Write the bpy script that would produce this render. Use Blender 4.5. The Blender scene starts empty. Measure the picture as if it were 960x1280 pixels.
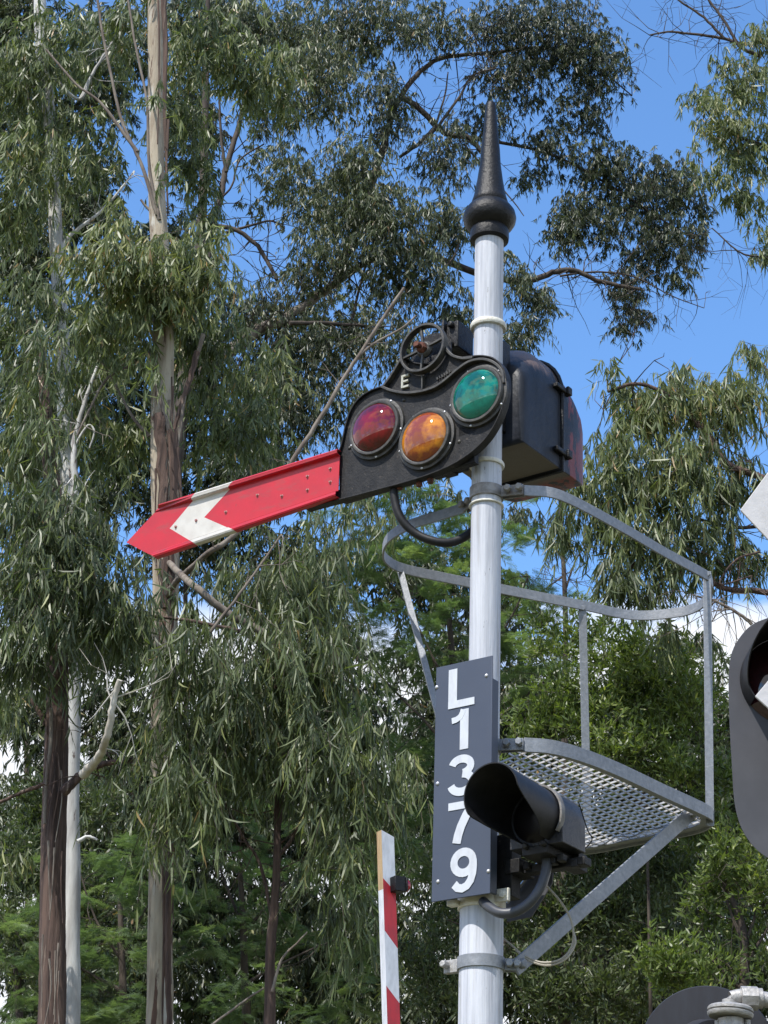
import bpy, math, random
import numpy as np
from mathutils import Vector, Matrix
rnd = random.Random(7); rng = np.random.default_rng(11)
R_ = math.radians
sc = bpy.context.scene; COL = sc.collection
# ---------------------------------------------------------------- camera
FPX = 2750.0; PITCH = R_(25.0); ROLL = R_(1.9)
CAM = np.array([0.0, 0.0, 1.6])
_F = np.array([0, math.cos(PITCH), math.sin(PITCH)]); _R0 = np.array([1.0, 0, 0]); _U0 = np.cross(_R0, _F)
_R = _R0*math.cos(ROLL)+_U0*math.sin(ROLL); _U = _U0*math.cos(ROLL)-_R0*math.sin(ROLL)
cd = bpy.data.cameras.new('camera'); cam = bpy.data.objects.new('camera', cd); COL.objects.link(cam)
cd.sensor_fit = 'VERTICAL'; cd.sensor_height = 36; cd.sensor_width = 27; cd.lens = FPX/1280*36
cd.clip_start = 0.1; cd.clip_end = 5000
cam.matrix_world = Matrix(((_R[0], _U[0], -_F[0], CAM[0]), (_R[1], _U[1], -_F[1], CAM[1]), (_R[2], _U[2], -_F[2], CAM[2]), (0, 0, 0, 1)))
sc.camera = cam
def ray(x, y): return _F+_R*(x-480)/FPX-_U*(y-640)/FPX
def W(x, y, Y):                     # point seen in direction (x, y) at distance Y ahead
    d = ray(x, y); return CAM+d*(Y-CAM[1])/d[1]
def pxm(P): return FPX/float((np.array(P)-CAM)@_F)   # pixels per metre there
# mast frame: local x = along the signal arm, y = away behind the signal, z up
A = R_(36.0)
_d = ray(606, 800); _P = CAM+_d*(FPX*.115/40)
M = np.array([_P[0], _P[1], 0.0])
UD = np.array([math.cos(A), -math.sin(A), 0]); VD = np.array([math.sin(A), math.cos(A), 0])
def S(x, y, v):                     # local point on the vertical plane v behind the mast
    d = ray(x, y); p0 = M+VD*v; t = ((p0-CAM)@VD)/(d@VD); P = CAM+d*t-M
    return np.array([P@UD, v, P[2]])
def H(x, y, z):                     # local point on the horizontal plane at height z
    d = ray(x, y); t = (z-CAM[2])/d[2]; P = CAM+d*t-M
    return np.array([P@UD, P@VD, z])
def zm(y):
    d = ray(606, y); return float((CAM+d*(M[1]/d[1]))[2])
# ---------------------------------------------------------------- objects
def link(o, parent=None):
    COL.objects.link(o)
    if parent is not None: o.parent = parent
    return o
def tag(o, label=None, cat=None, group=None, kind=None):
    if label: o['label'] = label
    if cat: o['category'] = cat
    if group: o['group'] = group
    if kind: o['kind'] = kind
    return o
def thing(name, loc, label, cat, group=None, rz=0):
    o = bpy.data.objects.new(name, None); o.empty_display_size = .2; o.location = [float(c) for c in loc]; o.rotation_euler = (0, 0, rz)
    link(o); return tag(o, label, cat, group)
class MB:
    def __init__(s): s.v = []; s.f = []; s.m = []
    def add(s, vs, fs, mi=0):
        n = len(s.v); s.v += [tuple(float(c) for c in p) for p in vs]; s.f += [tuple(n+i for i in f) for f in fs]; s.m += [mi]*len(fs); return s
    def box(s, c, size, ax=None, mi=0):
        c = np.array(c, float); ax = np.eye(3) if ax is None else np.array(ax, float); h = np.array(size)/2
        vs = [c+ax[0]*h[0]*i+ax[1]*h[1]*j+ax[2]*h[2]*k for i in (-1, 1) for j in (-1, 1) for k in (-1, 1)]
        return s.add(vs, [(0, 1, 3, 2), (4, 6, 7, 5), (0, 4, 5, 1), (2, 3, 7, 6), (0, 2, 6, 4), (1, 5, 7, 3)], mi)
    def tube(s, pts, r, n=12, mi=0, cap=True, sq=1.0):
        pts = [np.array(p, float) for p in pts]; rs = r if hasattr(r, '__len__') else [r]*len(pts)
        N = len(pts); t0 = pts[1]-pts[0]; a = np.cross(t0, [0, 0, 1.0])
        if np.linalg.norm(a) < 1e-3*np.linalg.norm(t0)+1e-9: a = np.array([1.0, 0, 0])
        vs = []
        for i in range(N):
            t = pts[min(i+1, N-1)]-pts[max(i-1, 0)]; t = t/(np.linalg.norm(t)+1e-12)
            a = a-t*(a@t); a = a/(np.linalg.norm(a)+1e-12); b = np.cross(t, a)
            for k in range(n):
                q = 2*math.pi*k/n; vs.append(pts[i]+(a*math.cos(q)+b*math.sin(q)*sq)*rs[i])
        fs = [(i*n+k, i*n+(k+1) % n, (i+1)*n+(k+1) % n, (i+1)*n+k) for i in range(N-1) for k in range(n)]
        if cap: fs += [tuple(range(n))[::-1], tuple((N-1)*n+k for k in range(n))]
        return s.add(vs, fs, mi)
    def lathe(s, prof, c=(0, 0, 0), ax=(0, 0, 1), n=40, mi=0):
        c = np.array(c, float); ax = np.array(ax, float); ax /= np.linalg.norm(ax)
        a = np.cross(ax, [0.123, 1, 0.3] if abs(ax[1]) < .9 else [1, 0, 0.2]); a /= np.linalg.norm(a); b = np.cross(ax, a)
        vs = [c+ax*h+(a*math.cos(2*math.pi*k/n)+b*math.sin(2*math.pi*k/n))*r for r, h in prof for k in range(n)]
        N = len(prof); fs = [(i*n+k, i*n+(k+1) % n, (i+1)*n+(k+1) % n, (i+1)*n+k) for i in range(N-1) for k in range(n)]
        return s.add(vs, fs, mi)
    def prism(s, poly, d0, d1, f=lambda a, b, d: (a, d, b), mi=0):   # outline (a,b) pulled from d0 to d1
        n = len(poly); vs = [f(a, b, d0) for a, b in poly]+[f(a, b, d1) for a, b in poly]
        return s.add(vs, [tuple(range(n)), tuple(range(2*n-1, n-1, -1))]+[(i, i+n, (i+1) % n+n, (i+1) % n) for i in range(n)], mi)
    def ribbon(s, pts, wdir, w, t, mi=0, closed=False):   # flat bar swept along pts: w wide along wdir, t thick
        pts = [np.array(p, float) for p in pts]; N = len(pts); vs = []
        for i in range(N):
            tt = pts[(i+1) % N if closed else min(i+1, N-1)]-pts[(i-1) % N if closed else max(i-1, 0)]
            wd = np.array(wdir[i] if hasattr(wdir[0], '__len__') else wdir, float); wd = wd/np.linalg.norm(wd)
            nn = np.cross(tt, wd); nn = nn/(np.linalg.norm(nn)+1e-12)
            for a, b in ((-1, -1), (1, -1), (1, 1), (-1, 1)): vs.append(pts[i]+wd*w/2*a+nn*t/2*b)
        fs = [(i*4+k, i*4+(k+1) % 4, ((i+1) % N)*4+(k+1) % 4, ((i+1) % N)*4+k) for i in range(N if closed else N-1) for k in range(4)]
        if not closed: fs += [(0, 3, 2, 1), ((N-1)*4, (N-1)*4+1, (N-1)*4+2, (N-1)*4+3)]
        return s.add(vs, fs, mi)
    def bolt(s, c, ax, r=.012, h=.012, mi=0):
        c = np.array(c, float); ax = np.array(ax, float)/np.linalg.norm(ax)
        s.lathe([(0, 0), (r, 0), (r, h*.7), (r*.8, h), (0, h)], c, ax, 6, mi); return s
    def rivet(s, c, ax, r=.01, mi=0):
        return s.lathe([(r, 0), (r*.85, r*.35), (r*.5, r*.6), (0.0001, r*.7)], c, ax, 10, mi)
    def build(s, name, mats, parent=None, smooth=40, bevel=0, off=(0, 0, 0)):
        me = bpy.data.meshes.new(name); off = np.array(off, float)
        me.from_pydata([tuple(np.array(p)-off) for p in s.v] if off.any() else s.v, [], s.f)
        for m in (mats if isinstance(mats, (list, tuple)) else [mats]): me.materials.append(m)
        me.polygons.foreach_set('material_index', s.m)
        me.validate(); me.update()
        if smooth:
            me.shade_smooth(); me.set_sharp_from_angle(angle=R_(smooth))
        o = bpy.data.objects.new(name, me); link(o, parent)
        if bevel:
            b = o.modifiers.new('edge', 'BEVEL'); b.width = bevel; b.segments = 2; b.limit_method = 'ANGLE'; b.angle_limit = R_(50)
        return o
def spline(pts, k=8, cols=3):                      # Catmull-Rom through points
    P = [np.array(p, float) for p in pts]; P = [2*P[0]-P[1]]+P+[2*P[-1]-P[-2]]; out = []
    for i in range(1, len(P)-2):
        for j in range(k):
            t = j/k; a, b, c, d = P[i-1:i+3]
            out.append(.5*((2*b)+(c-a)*t+(2*a-5*b+4*c-d)*t*t+(3*b-a-3*c+d)*t**3))
    return out+[P[-2]]
# ---------------------------------------------------------------- materials
def mat(name, base, rough=.6, metal=0, var=None, scale=(8, 8, 8), vfac=(.4, .65), detail=6, bump=0, bscale=40, coat=0, spec=.5,
        second=None, coords='Object', bsc=None, tr=None):
    """base colour, optionally mixed by noise with `var`, and patches of `second` = (colour, noise scale, lo, hi)"""
    m = bpy.data.materials.new(name); m.use_nodes = True; nt = m.node_tree; N = nt.nodes; L = nt.links; b = N['Principled BSDF']
    b.inputs['Roughness'].default_value = rough; b.inputs['Metallic'].default_value = metal
    b.inputs['Coat Weight'].default_value = coat; b.inputs['Coat Roughness'].default_value = .08
    b.inputs['Specular IOR Level'].default_value = spec
    tc = N.new('ShaderNodeTexCoord'); mp = N.new('ShaderNodeMapping'); L.new(tc.outputs[coords], mp.inputs[0]); mp.inputs['Scale'].default_value = scale
    col = None
    def noise(vec, sc_, det=6, rg=.6):
        n = N.new('ShaderNodeTexNoise'); n.inputs['Scale'].default_value = sc_; n.inputs['Detail'].default_value = det; n.inputs['Roughness'].default_value = rg
        L.new(vec, n.inputs['Vector']); return n.outputs['Fac']
    def ramp(fac, lo, hi):
        r = N.new('ShaderNodeMapRange'); r.inputs[1].default_value = lo; r.inputs[2].default_value = hi; L.new(fac, r.inputs[0]); return r.outputs[0]
    def mix(f, a, c):
        x = N.new('ShaderNodeMix'); x.data_type = 'RGBA'; L.new(f, x.inputs[0])
        for s_, q in ((x.inputs[6], a), (x.inputs[7], c)):
            if isinstance(q, tuple): s_.default_value = (*q, 1)
            else: L.new(q, s_)
        return x.outputs[2]
    cur = base
    if var is not None: cur = mix(ramp(noise(mp.outputs[0], 1, detail), *vfac), base, var)
    for (c2, s2, lo, hi) in (second or []): 
        m2 = N.new('ShaderNodeMapping'); L.new(tc.outputs[coords], m2.inputs[0]); m2.inputs['Scale'].default_value = s2 if isinstance(s2, tuple) else (s2,)*3
        m2.inputs['Location'].default_value = (3.1*lo*7, 1.7, hi*5)
        cur = mix(ramp(noise(m2.outputs[0], 1, 8, .65), lo, hi), cur, c2)
    if isinstance(cur, tuple): b.inputs['Base Color'].default_value = (*cur, 1)
    else: L.new(cur, b.inputs['Base Color'])
    if bump:
        bn = N.new('ShaderNodeBump'); bn.inputs['Strength'].default_value = bump; bn.inputs['Distance'].default_value = .01
        m3 = N.new('ShaderNodeMapping'); L.new(tc.outputs[coords], m3.inputs[0]); m3.inputs['Scale'].default_value = bsc or (bscale,)*3
        L.new(noise(m3.outputs[0], 1, 8, .65), bn.inputs['Height']); L.new(bn.outputs[0], b.inputs['Normal'])
    return m
MT = {}
MT['pole'] = mat('white_pole_paint', (.52, .54, .59), .65, var=(.36, .375, .42), scale=(85, 85, 2.2), vfac=(.40, .66), bump=.35, bsc=(90, 90, 12),
                 second=[((.30, .25, .19), (22, 22, 1.8), .57, .78), ((.09, .08, .07), (60, 60, 14), .655, .70)])
MT['cream'] = mat('cream_band_paint', (.70, .68, .60), .5, var=(.45, .40, .33), scale=(30, 30, 30), vfac=(.5, .8), bump=.3, bscale=80)
MT['black'] = mat('black_paint', (.004, .004, .005), .42, var=(.012, .011, .011), scale=(22, 22, 22), vfac=(.45, .75), bump=.42, bscale=70, spec=.3,
                  second=[((.07, .058, .05), (30, 30, 30), .66, .80)])
MT['plate'] = mat('worn_black_plate', (.006, .006, .007), .55, var=(.020, .019, .019), scale=(26, 26, 26), vfac=(.38, .68), bump=.25, bscale=90, spec=.3,
                  second=[((.10, .082, .068), (55, 55, 55), .60, .76)])
MT['casting'] = mat('dusty_casting', (.022, .021, .020), .5, var=(.075, .07, .06), scale=(40, 40, 40), vfac=(.35, .75), bump=.2, bscale=60)
MT['box'] = mat('tarred_box', (.004, .005, .007), .45, var=(.024, .029, .043), scale=(12, 12, 4), vfac=(.35, .75), bump=.3, bscale=30, spec=.3)
MT['galv'] = mat('galvanised', (.27, .285, .31), .5, .3, var=(.20, .215, .235), scale=(60, 60, 60), vfac=(.35, .65), bump=.15, bscale=120,
                 second=[((.36, .37, .39), (14, 14, 40), .58, .72), ((.16, .13, .10), (25, 25, 25), .70, .80)])
MT['galv_dark'] = mat('weathered_galvanised', (.17, .155, .14), .6, .3, var=(.28, .27, .26), scale=(30, 30, 30), bump=.3, bscale=90,
                      second=[((.20, .09, .045), (40, 40, 40), .62, .75)])
MT['red'] = mat('red_enamel', (.50, .008, .022), .45, var=(.40, .012, .024), scale=(7, 7, 7), vfac=(.4, .7), coat=.2, bump=.08, bscale=30,
                second=[((.30, .045, .045), (8, 8, 20), .54, .76), ((.20, .05, .04), (50, 50, 50), .67, .74)])
MT['whitee'] = mat('white_enamel', (.57, .55, .51), .5, var=(.43, .40, .36), scale=(14, 14, 14), vfac=(.45, .8), coat=.2,
                   second=[((.27, .23, .18), (50, 50, 50), .65, .76)])
MT['rust'] = mat('rust', (.14, .045, .025), .8, var=(.05, .02, .015), scale=(60, 60, 60), bump=.6, bscale=90)
MT['signgrey'] = mat('sign_grey', (.040, .053, .086), .5, var=(.050, .064, .098), scale=(4, 4, 4), vfac=(.3, .7),
                     second=[((.20, .20, .21), (30, 30, 12), .70, .82)])
MT['sigwhite'] = mat('sign_white', (.54, .57, .62), .5, var=(.43, .45, .49), scale=(30, 30, 14), vfac=(.45, .75))
MT['alu'] = mat('aluminium', (.55, .55, .57), .4, .7)
MT['rubber'] = mat('rubber_hose', (.008, .008, .009), .5, spec=.3, var=(.015, .015, .017), scale=(30, 30, 30), bump=.1)
MT['conduit'] = mat('grey_conduit', (.050, .053, .062), .42, var=(.035, .038, .045), scale=(20, 20, 20))
MT['wire'] = mat('buff_wire', (.34, .31, .25), .55)
MT['board'] = mat('dark_board', (.052, .053, .063), .6, var=(.068, .069, .080), scale=(6, 6, 6), second=[((.26, .26, .28), (90, 90, 40), .74, .76)])
MT['crossw'] = mat('crossbuck_white', (.52, .51, .52), .55, var=(.42, .41, .41), scale=(18, 18, 18), vfac=(.45, .8), bump=.2,
                   second=[((.20, .17, .14), (80, 80, 80), .68, .74)])
MT['cast_grey'] = mat('cast_fitting', (.42, .41, .40), .45, .3, var=(.30, .29, .28), scale=(40, 40, 40), bump=.4, bscale=80)
MT['wood'] = mat('bare_wood', (.42, .30, .17), .75, var=(.30, .20, .11), scale=(60, 60, 4))
MT['boomred'] = mat('boom_red', (.42, .018, .03), .5, var=(.30, .02, .03), scale=(20, 20, 6))
MT['boomwhite'] = mat('boom_white', (.60, .62, .67), .5, var=(.46, .48, .52), scale=(25, 25, 8))
def lens_mat(name, c):
    m = mat(name, c, .03, spec=.75, coat=0, var=tuple(q*.35 for q in c), scale=(14, 14, 9), vfac=(.42, .60)); m.node_tree.nodes['Principled BSDF'].inputs['Coat Roughness'].default_value = .01; return m
MT['lred'] = lens_mat('red_glass', (.19, .0006, .004)); MT['lgreen'] = lens_mat('green_glass', (.002, .19, .135))
MT['lamber'] = mat('amber_glass', (.55, .20, .012), .03, spec=.75, var=(.22, .042, .010), scale=(9, 9, 9), vfac=(.42, .56)); MT['lamber'].node_tree.nodes['Principled BSDF'].inputs['Coat Roughness'].default_value = .01
# ---------------------------------------------------------------- light and sky
SUN_EL, SUN_AZ = 56.0, 222.0       # azimuth clockwise from +Y (camera looks along +Y)
sd = np.array([math.sin(R_(SUN_AZ))*math.cos(R_(SUN_EL)), math.cos(R_(SUN_AZ))*math.cos(R_(SUN_EL)), math.sin(R_(SUN_EL))])
sl = bpy.data.lights.new('sun', 'SUN'); sl.energy = 3.1; sl.angle = R_(.53); sl.color = (1, .955, .89)
so = bpy.data.objects.new('sun', sl); link(so); so.rotation_euler = Vector(sd).to_track_quat('Z', 'Y').to_euler(); so.location = (0, -20, 40)
w = bpy.data.worlds.new('World'); sc.world = w; w.use_nodes = True; nt = w.node_tree; N = nt.nodes; L = nt.links
bg = N['Background']; sky = N.new('ShaderNodeTexSky'); sky.sky_type = 'NISHITA'; sky.sun_disc = False
sky.sun_elevation = R_(SUN_EL); sky.sun_rotation = R_(SUN_AZ); sky.air_density = 1.0; sky.dust_density = .0; sky.ozone_density = 5.0
bg.inputs['Strength'].default_value = .15
tc = N.new('ShaderNodeTexCoord'); sx = N.new('ShaderNodeSeparateXYZ'); L.new(tc.outputs['Generated'], sx.inputs[0])
mp = N.new('ShaderNodeMapping'); mp.inputs['Scale'].default_value = (1, 1, 2.2); mp.inputs['Location'].default_value = (.35, .1, .2); L.new(tc.outputs['Generated'], mp.inputs[0])
nz = N.new('ShaderNodeTexNoise'); nz.inputs['Scale'].default_value = 3.4; nz.inputs['Detail'].default_value = 9; nz.inputs['Roughness'].default_value = .58; L.new(mp.outputs[0], nz.inputs['Vector'])
def mr(a, f0, f1, t0, t1):
    r = N.new('ShaderNodeMapRange'); L.new(a, r.inputs[0])
    for i, q in enumerate((f0, f1, t0, t1)): r.inputs[i+1].default_value = q
    return r.outputs[0]
def mth(op, a, b):
    r = N.new('ShaderNodeMath'); r.operation = op
    for i, q in enumerate((a, b)):
        if isinstance(q, (int, float)): r.inputs[i].default_value = q
        else: L.new(q, r.inputs[i])
    return r.outputs[0]
ahead = mr(sx.outputs[1], -.15, .2, 0, 1)
low = mr(sx.outputs[2], .345, .475, .30, -.5)              # a bank of cloud low ahead, clear above it
behind = mth('MULTIPLY', mth('SUBTRACT', 1, ahead), .085)
bias = mth('ADD', mth('MULTIPLY', low, ahead), behind)
cl = mr(mth('ADD', nz.outputs[0], bias), .53, .62, 0, 1)
mx = N.new('ShaderNodeMix'); mx.data_type = 'RGBA'; L.new(cl, mx.inputs[0]); hs_ = N.new('ShaderNodeHueSaturation'); hs_.inputs['Saturation'].default_value = 1.10; hs_.inputs['Value'].default_value = 1.02; L.new(sky.outputs[0], hs_.inputs['Color']); L.new(hs_.outputs[0], mx.inputs[6]); mx.inputs[7].default_value = (3.9, 4.05, 4.3, 1)
L.new(mx.outputs[2], bg.inputs['Color'])
vs = sc.view_settings; vs.view_transform = 'Standard'; vs.look = 'None'; vs.exposure = .9; vs.gamma = 1; vs.use_curve_mapping = False
sc.cycles.max_bounces = 6; sc.cycles.transparent_max_bounces = 4; sc.cycles.caustics_reflective = False; sc.cycles.caustics_refractive = False
sc.cycles.sample_clamp_indirect = 4
# ---------------------------------------------------------------- ground
gm = mat('grassy_ground', (.07, .085, .03), .95, var=(.16, .13, .085), scale=(.5, .5, .5), vfac=(.4, .6), bump=.4, bscale=6, coords='Object')
g = MB(); n = 24; gs = []
xs = [-2500, -800, -250, -80, -30, -10, 0, 10, 30, 80, 250, 800, 2500]
for yy in xs:
    for xx in xs: gs.append((xx, yy+10, 0 if abs(xx) < 20 and abs(yy) < 20 else -.05))
k = len(xs); g.add(gs, [(j*k+i, j*k+i+1, (j+1)*k+i+1, (j+1)*k+i) for j in range(k-1) for i in range(k-1)])
o = g.build('ground', gm); tag(o, 'grassy ground with bare gravel patches', None, kind='structure')
# ================================================================ railway signal
sig = thing('railway_signal', M, 'tall white signal mast with black spire finial and red semaphore arm', 'signal', rz=-A)
def Rp(y): return .0575
zt = zm(298); zs = zm(1112); zb = 0
mb = MB(); r1 = .0560; r2 = .0745
mb.lathe([(r1, zt), (r1, zm(800)), (r1, zs+.03), (r1+.004, zs+.02), (r2, zs-.05), (r2, 2.0), (r2, .12), (.0001, .12)], n=56)
mb.lathe([(.0001, .13), (.2, .13), (.2, .0), (.2, -.02)], n=40); 
for k in range(8): q = k*math.pi/4; mb.bolt((.155*math.cos(q), .155*math.sin(q), .13), (0, 0, 1), .018, .03)
tag(mb.build('mast', MT['pole'], sig), 'white painted tubular mast with flaking paint and wider lower section')
# finial
def fz(y): return zm(y)
mb = MB(); pr = [(23.6, 301), (24.2, 297), (24, 291), (23.5, 289), (22.8, 287.5), (25, 286), (29, 282.5), (32, 278), (33, 273), (31.5, 266.5), (27, 260.5), (21.5, 256), (22.5, 253), (21.5, 250), (20.6, 247.5),
                 (18.4, 238), (16.0, 225), (13.1, 205), (12, 188), (9.8, 168), (7.9, 148), (6.9, 136), (6.4, 131), (4.8, 128.5), (0.01, 128)]
s_ = pxm(M+np.array([0, 0, fz(220)]))
mb.lathe([(r1+.0015, fz(303))]+[(px_/s_, fz(y_)) for px_, y_ in pr], n=56)
tag(mb.build('finial', MT['black'], sig), 'black cast iron spire finial with round bulb')
# white rings / clamps round the mast
def ring(y, rr, name='clamp_band', h=.018, t=.012, m=MT['cream'], lug=None, lab=None, r0=None):
    mb = MB(); z = zm(y); r0 = r0 or r1
    mb.lathe([(r0, z-h/2), (r0+t*.8, z-h/2), (r0+t, z-h*.25), (r0+t, z+h*.25), (r0+t*.8, z+h/2), (r0, z+h/2)], n=48)
    if lug:
        for q in lug:
            c, s2 = math.cos(R_(q)), math.sin(R_(q)); mb.box(((r0+.028)*c, (r0+.028)*s2, z), (.05, .028, h*1.1), ((c, s2, 0), (-s2, c, 0), (0, 0, 1)))
            mb.bolt(((r0+.034)*c+s2*.014, (r0+.034)*s2-c*.014, z), (s2, -c, 0), .011, .022); mb.bolt(((r0+.034)*c-s2*.014, (r0+.034)*s2+c*.014, z), (-s2, c, 0), .009, .012)
    o = mb.build(name, m, sig, bevel=0)
    if lab: o['label'] = lab
ring(409, 0, h=.022, t=.014, lab='cream painted ring clamp near the top of the mast')
ring(582, 0, h=.016, t=.010, lab='cream ring clamp just above the handrail clamp')
ring(633, 0, h=.008, t=.009)
# dark bracket left of mast at the top of the plate
mb = MB()
a0 = S(573, 425, .02); mb.box((a0[0]+.02, .0, S(580, 424, 0)[2]), (.055, .11, .115)); mb.box((a0[0]-.012, -.01, S(576, 425, 0)[2]), (.012, .13, .13))
mb.bolt((a0[0]+.02, -.055, S(582, 412, 0)[2]), (0, -1, 0), .014, .02); mb.bolt((a0[0]+.02, -.055, S(582, 436, 0)[2]), (0, -1, 0), .014, .02)
mb.build('mount_bracket', MT['black'], sig, bevel=.004)
def each(name, m, parent, items, **kw):     # every small fitting its own part
    for fn in items:
        mb = MB(); fn(mb); mb.build(name, m, parent, **kw)
# ---- spectacle plate
VP = -.135
def pl(pts, v=VP): return [(S(x, y, v)[0], S(x, y, v)[2]) for x, y in pts]
out = [(424, 570), (429, 555), (434, 532), (441, 512), (452, 498), (466, 489), (481, 483), (489, 472), (498, 458), (506, 447), (520, 455), (540, 455), (554, 440), (560, 441), (566, 446), (574, 449), (588, 447), (604, 446), (618, 449), (628, 458),
       (633, 470), (634, 486), (630, 508), (622, 528), (611, 546), (597, 561), (580, 574), (558, 586), (530, 597), (500, 606), (470, 614), (440, 622), (400, 632), (384, 637), (386, 625), (424, 612)]
main = [np.array(p) for p in spline([(*p, 0) for p in out[:-2]], 4)]; main = [(p[0], p[1]) for p in main]+[(386, 625), (424, 612)]
mb = MB(); mb.prism(pl(main), VP, VP+.014)
fl = [(x, y) for x, y in main[:-2]]
mb.ribbon([(u, VP+.006, z) for u, z in pl(fl)], (0, 1, 0), .036, .006)
sp = mb.build('spectacle_plate', MT['plate'], sig, bevel=.0015); tag(sp, 'black spectacle plate holding red, amber and green lenses')
# raised ribs of the upper casting (between wheel and plate)
mb = MB()
for pts, w_ in (([(478, 484), (490, 489), (508, 492), (528, 490), (546, 484), (560, 474), (574, 462), (588, 453), (604, 450), (618, 454), (628, 464), (631, 480)], .011),
              ([(481, 483), (489, 472), (497, 459), (503, 449)], .011), ([(556, 432), (561, 440), (568, 446), (580, 449), (592, 448)], .011), ([(529, 470), (529, 488)], .006)):
    c = [(u, VP-.010, z) for u, z in pl([(p[0], p[1]) for p in spline([(*q, 0) for q in pts], 6)], VP-.01)]
    mb.ribbon(c, (0, 1, 0), .022, w_)
mb.build('rib', MT['casting'], sp, bevel=.002)
# backing web behind wheel
# wheel
wc = S(529.5, 436, VP-.022); RW = .098
mb = MB(); ringp = [(wc[0]+RW*math.cos(q*math.pi/24), wc[1], wc[2]+RW*math.sin(q*math.pi/24)) for q in range(48)]
mb.ribbon(ringp, (0, 1, 0), .03, .010, closed=True)
for q in (12, 98, 190, 265):
    d = np.array([math.cos(R_(q)), 0, math.sin(R_(q))]); mb.ribbon([wc+d*.02, wc+d*(RW-.002)], (0, 1, 0), .012, .009)
mb.lathe([(0.0001, -.004), (.034, -.004), (.036, .004), (.026, .016), (.0001, .016)], wc+np.array([0, .010, 0]), (0, -1, 0), 24)
whl = mb.build('wheel', MT['casting'], sp, bevel=.0015); tag(whl, 'small spoked wheel ring on top of the spectacle plate')
mb = MB(); c = wc+np.array([0, -.004, 0]); mb.bolt(c, (0, -1, 0), .022, .022); mb.tube([c, c+np.array([0, -.045, .0])], .010, 8); mb.bolt(c+np.array([-.008, -.028, 0.004]), (-.2, -1, 0), .014, .012)
mb.build('spindle_nut', MT['rust'], sp)
mb = MB(); mb.prism([(wc[0]+.092*math.cos(q*math.pi/12), wc[2]+.092*math.sin(q*math.pi/12)) for q in range(24)], VP+.03, VP+.036); mb.build('backing_disc', MT['black'], sp)
# lenses
LR = .104
for nm, (x, y), mt_, lab in (('red', (468.5, 535), 'lred', 'deep red glass lens'), ('amber', (531, 547), 'lamber', 'amber orange glass lens'), ('green', (596, 493.5), 'lgreen', 'green glass lens')):
    c = S(x, y, VP-.02); mb = MB(); pr = []
    for i in range(15): q = i/14*math.pi/2; pr.append((LR*math.cos(q)+1e-5, .052*math.sin(q)**1.1))
    mb.lathe([(LR, -.02)]+pr, c+np.array([0, .006, 0]), (0, -1, 0), 48); o = mb.build('lens', MT[mt_], sp, smooth=180); o['label'] = lab
    mb = MB(); mb.lathe([(LR-.004, .0), (LR-.004, .020), (LR, .022), (LR+.008, .021), (LR+.011, .016), (LR+.011, .006), (LR+.022, .004), (LR+.023, -.008)], c+np.array([0, .012, 0]), (0, -1, 0), 56)
    for k in range(5):
        q = R_(20+k*72+x); mb.rivet(c+np.array([(LR+.017)*math.cos(q), .007, (LR+.017)*math.sin(q)]), (0, -1, 0), .0055, mi=1)
    mb.build('lens_rim', [MT['casting'], MT['alu']], sp, bevel=0)
# bolts on plate
each('rivet', MT['casting'], sp, [(lambda b_, q=pl([c])[0]: b_.rivet((q[0], VP, q[1]), (0, -1, 0), .008)) for c in ((437, 560), (500, 517), (560, 523), (556, 560), (574, 552), (505, 500))])
# raised letter E
def text_mesh(t, size, bold=0.0, depth=.004):
    cu = bpy.data.curves.new('t', 'FONT'); cu.body = t; cu.size = size; cu.extrude = depth/2; cu.offset = bold; cu.align_x = 'CENTER'; cu.align_y = 'CENTER'; cu.resolution_u = 6
    ob = bpy.data.objects.new('t', cu); COL.objects.link(ob); bpy.context.view_layer.update()
    me = bpy.data.meshes.new_from_object(ob); bpy.data.objects.remove(ob); return me
mb = MB(); e0 = np.array(S(506.5, 477, VP-.004))
for c, s2 in (((-.011, 0), (.009, .056)), ((.004, .024), (.030, .009)), ((.003, 0), (.026, .008)), ((.004, -.024), (.030, .009))): mb.box(e0+np.array([c[0], 0, c[1]]), (s2[0], .012, s2[1]))
o = mb.build('letter', mat('chalky_letter', (.42, .42, .36), .6), sp, bevel=.001)
for k_, (x, y) in enumerate(((547, 473), (550, 471.5), (553, 470), (556, 468), (559, 466), (562.5, 464))):
    mb = MB(); c_ = np.array(S(x, y, VP-.004)); mb.box(c_, (.0045 if k_ % 2 else .007, .006, .013), ((.92, 0, .39), (0, 1, 0), (-.39, 0, .92))); mb.build('foundry_mark', MT['casting'], sp)
# arm beam under plate (dark channel) and rusty bolts
mb = MB(); pa, pb = S(430, 622, VP+.03), S(596, 572, VP+.03)
mb.ribbon([pa, pb], (0, 0, 1), .05, .03); 
for x, y in ((548, 588), (562, 586), (575, 580)): mb.box(S(x, y, VP+.05), (.05, .05, .05))
mb.build('carrier_bar', MT['black'], sig, bevel=.003)
each('bolt', MT['rust'], sig, [(lambda b_, q=c: b_.bolt(S(q[0], q[1], VP+.02), (0, 0, -1), .013, .02)) for c in ((492, 607), (500, 606), (524, 602), (538, 598))])
# tie blocks joining plate to mast
zc = S(606, 520, 0)[2]
for dz_, w_ in ((0, .09), (-.12, .08)): mb = MB(); mb.box((.0, -.09, zc+dz_), (w_, .09, .045)); mb.build('mounting_block', MT['black'], sig, bevel=.003)
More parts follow.
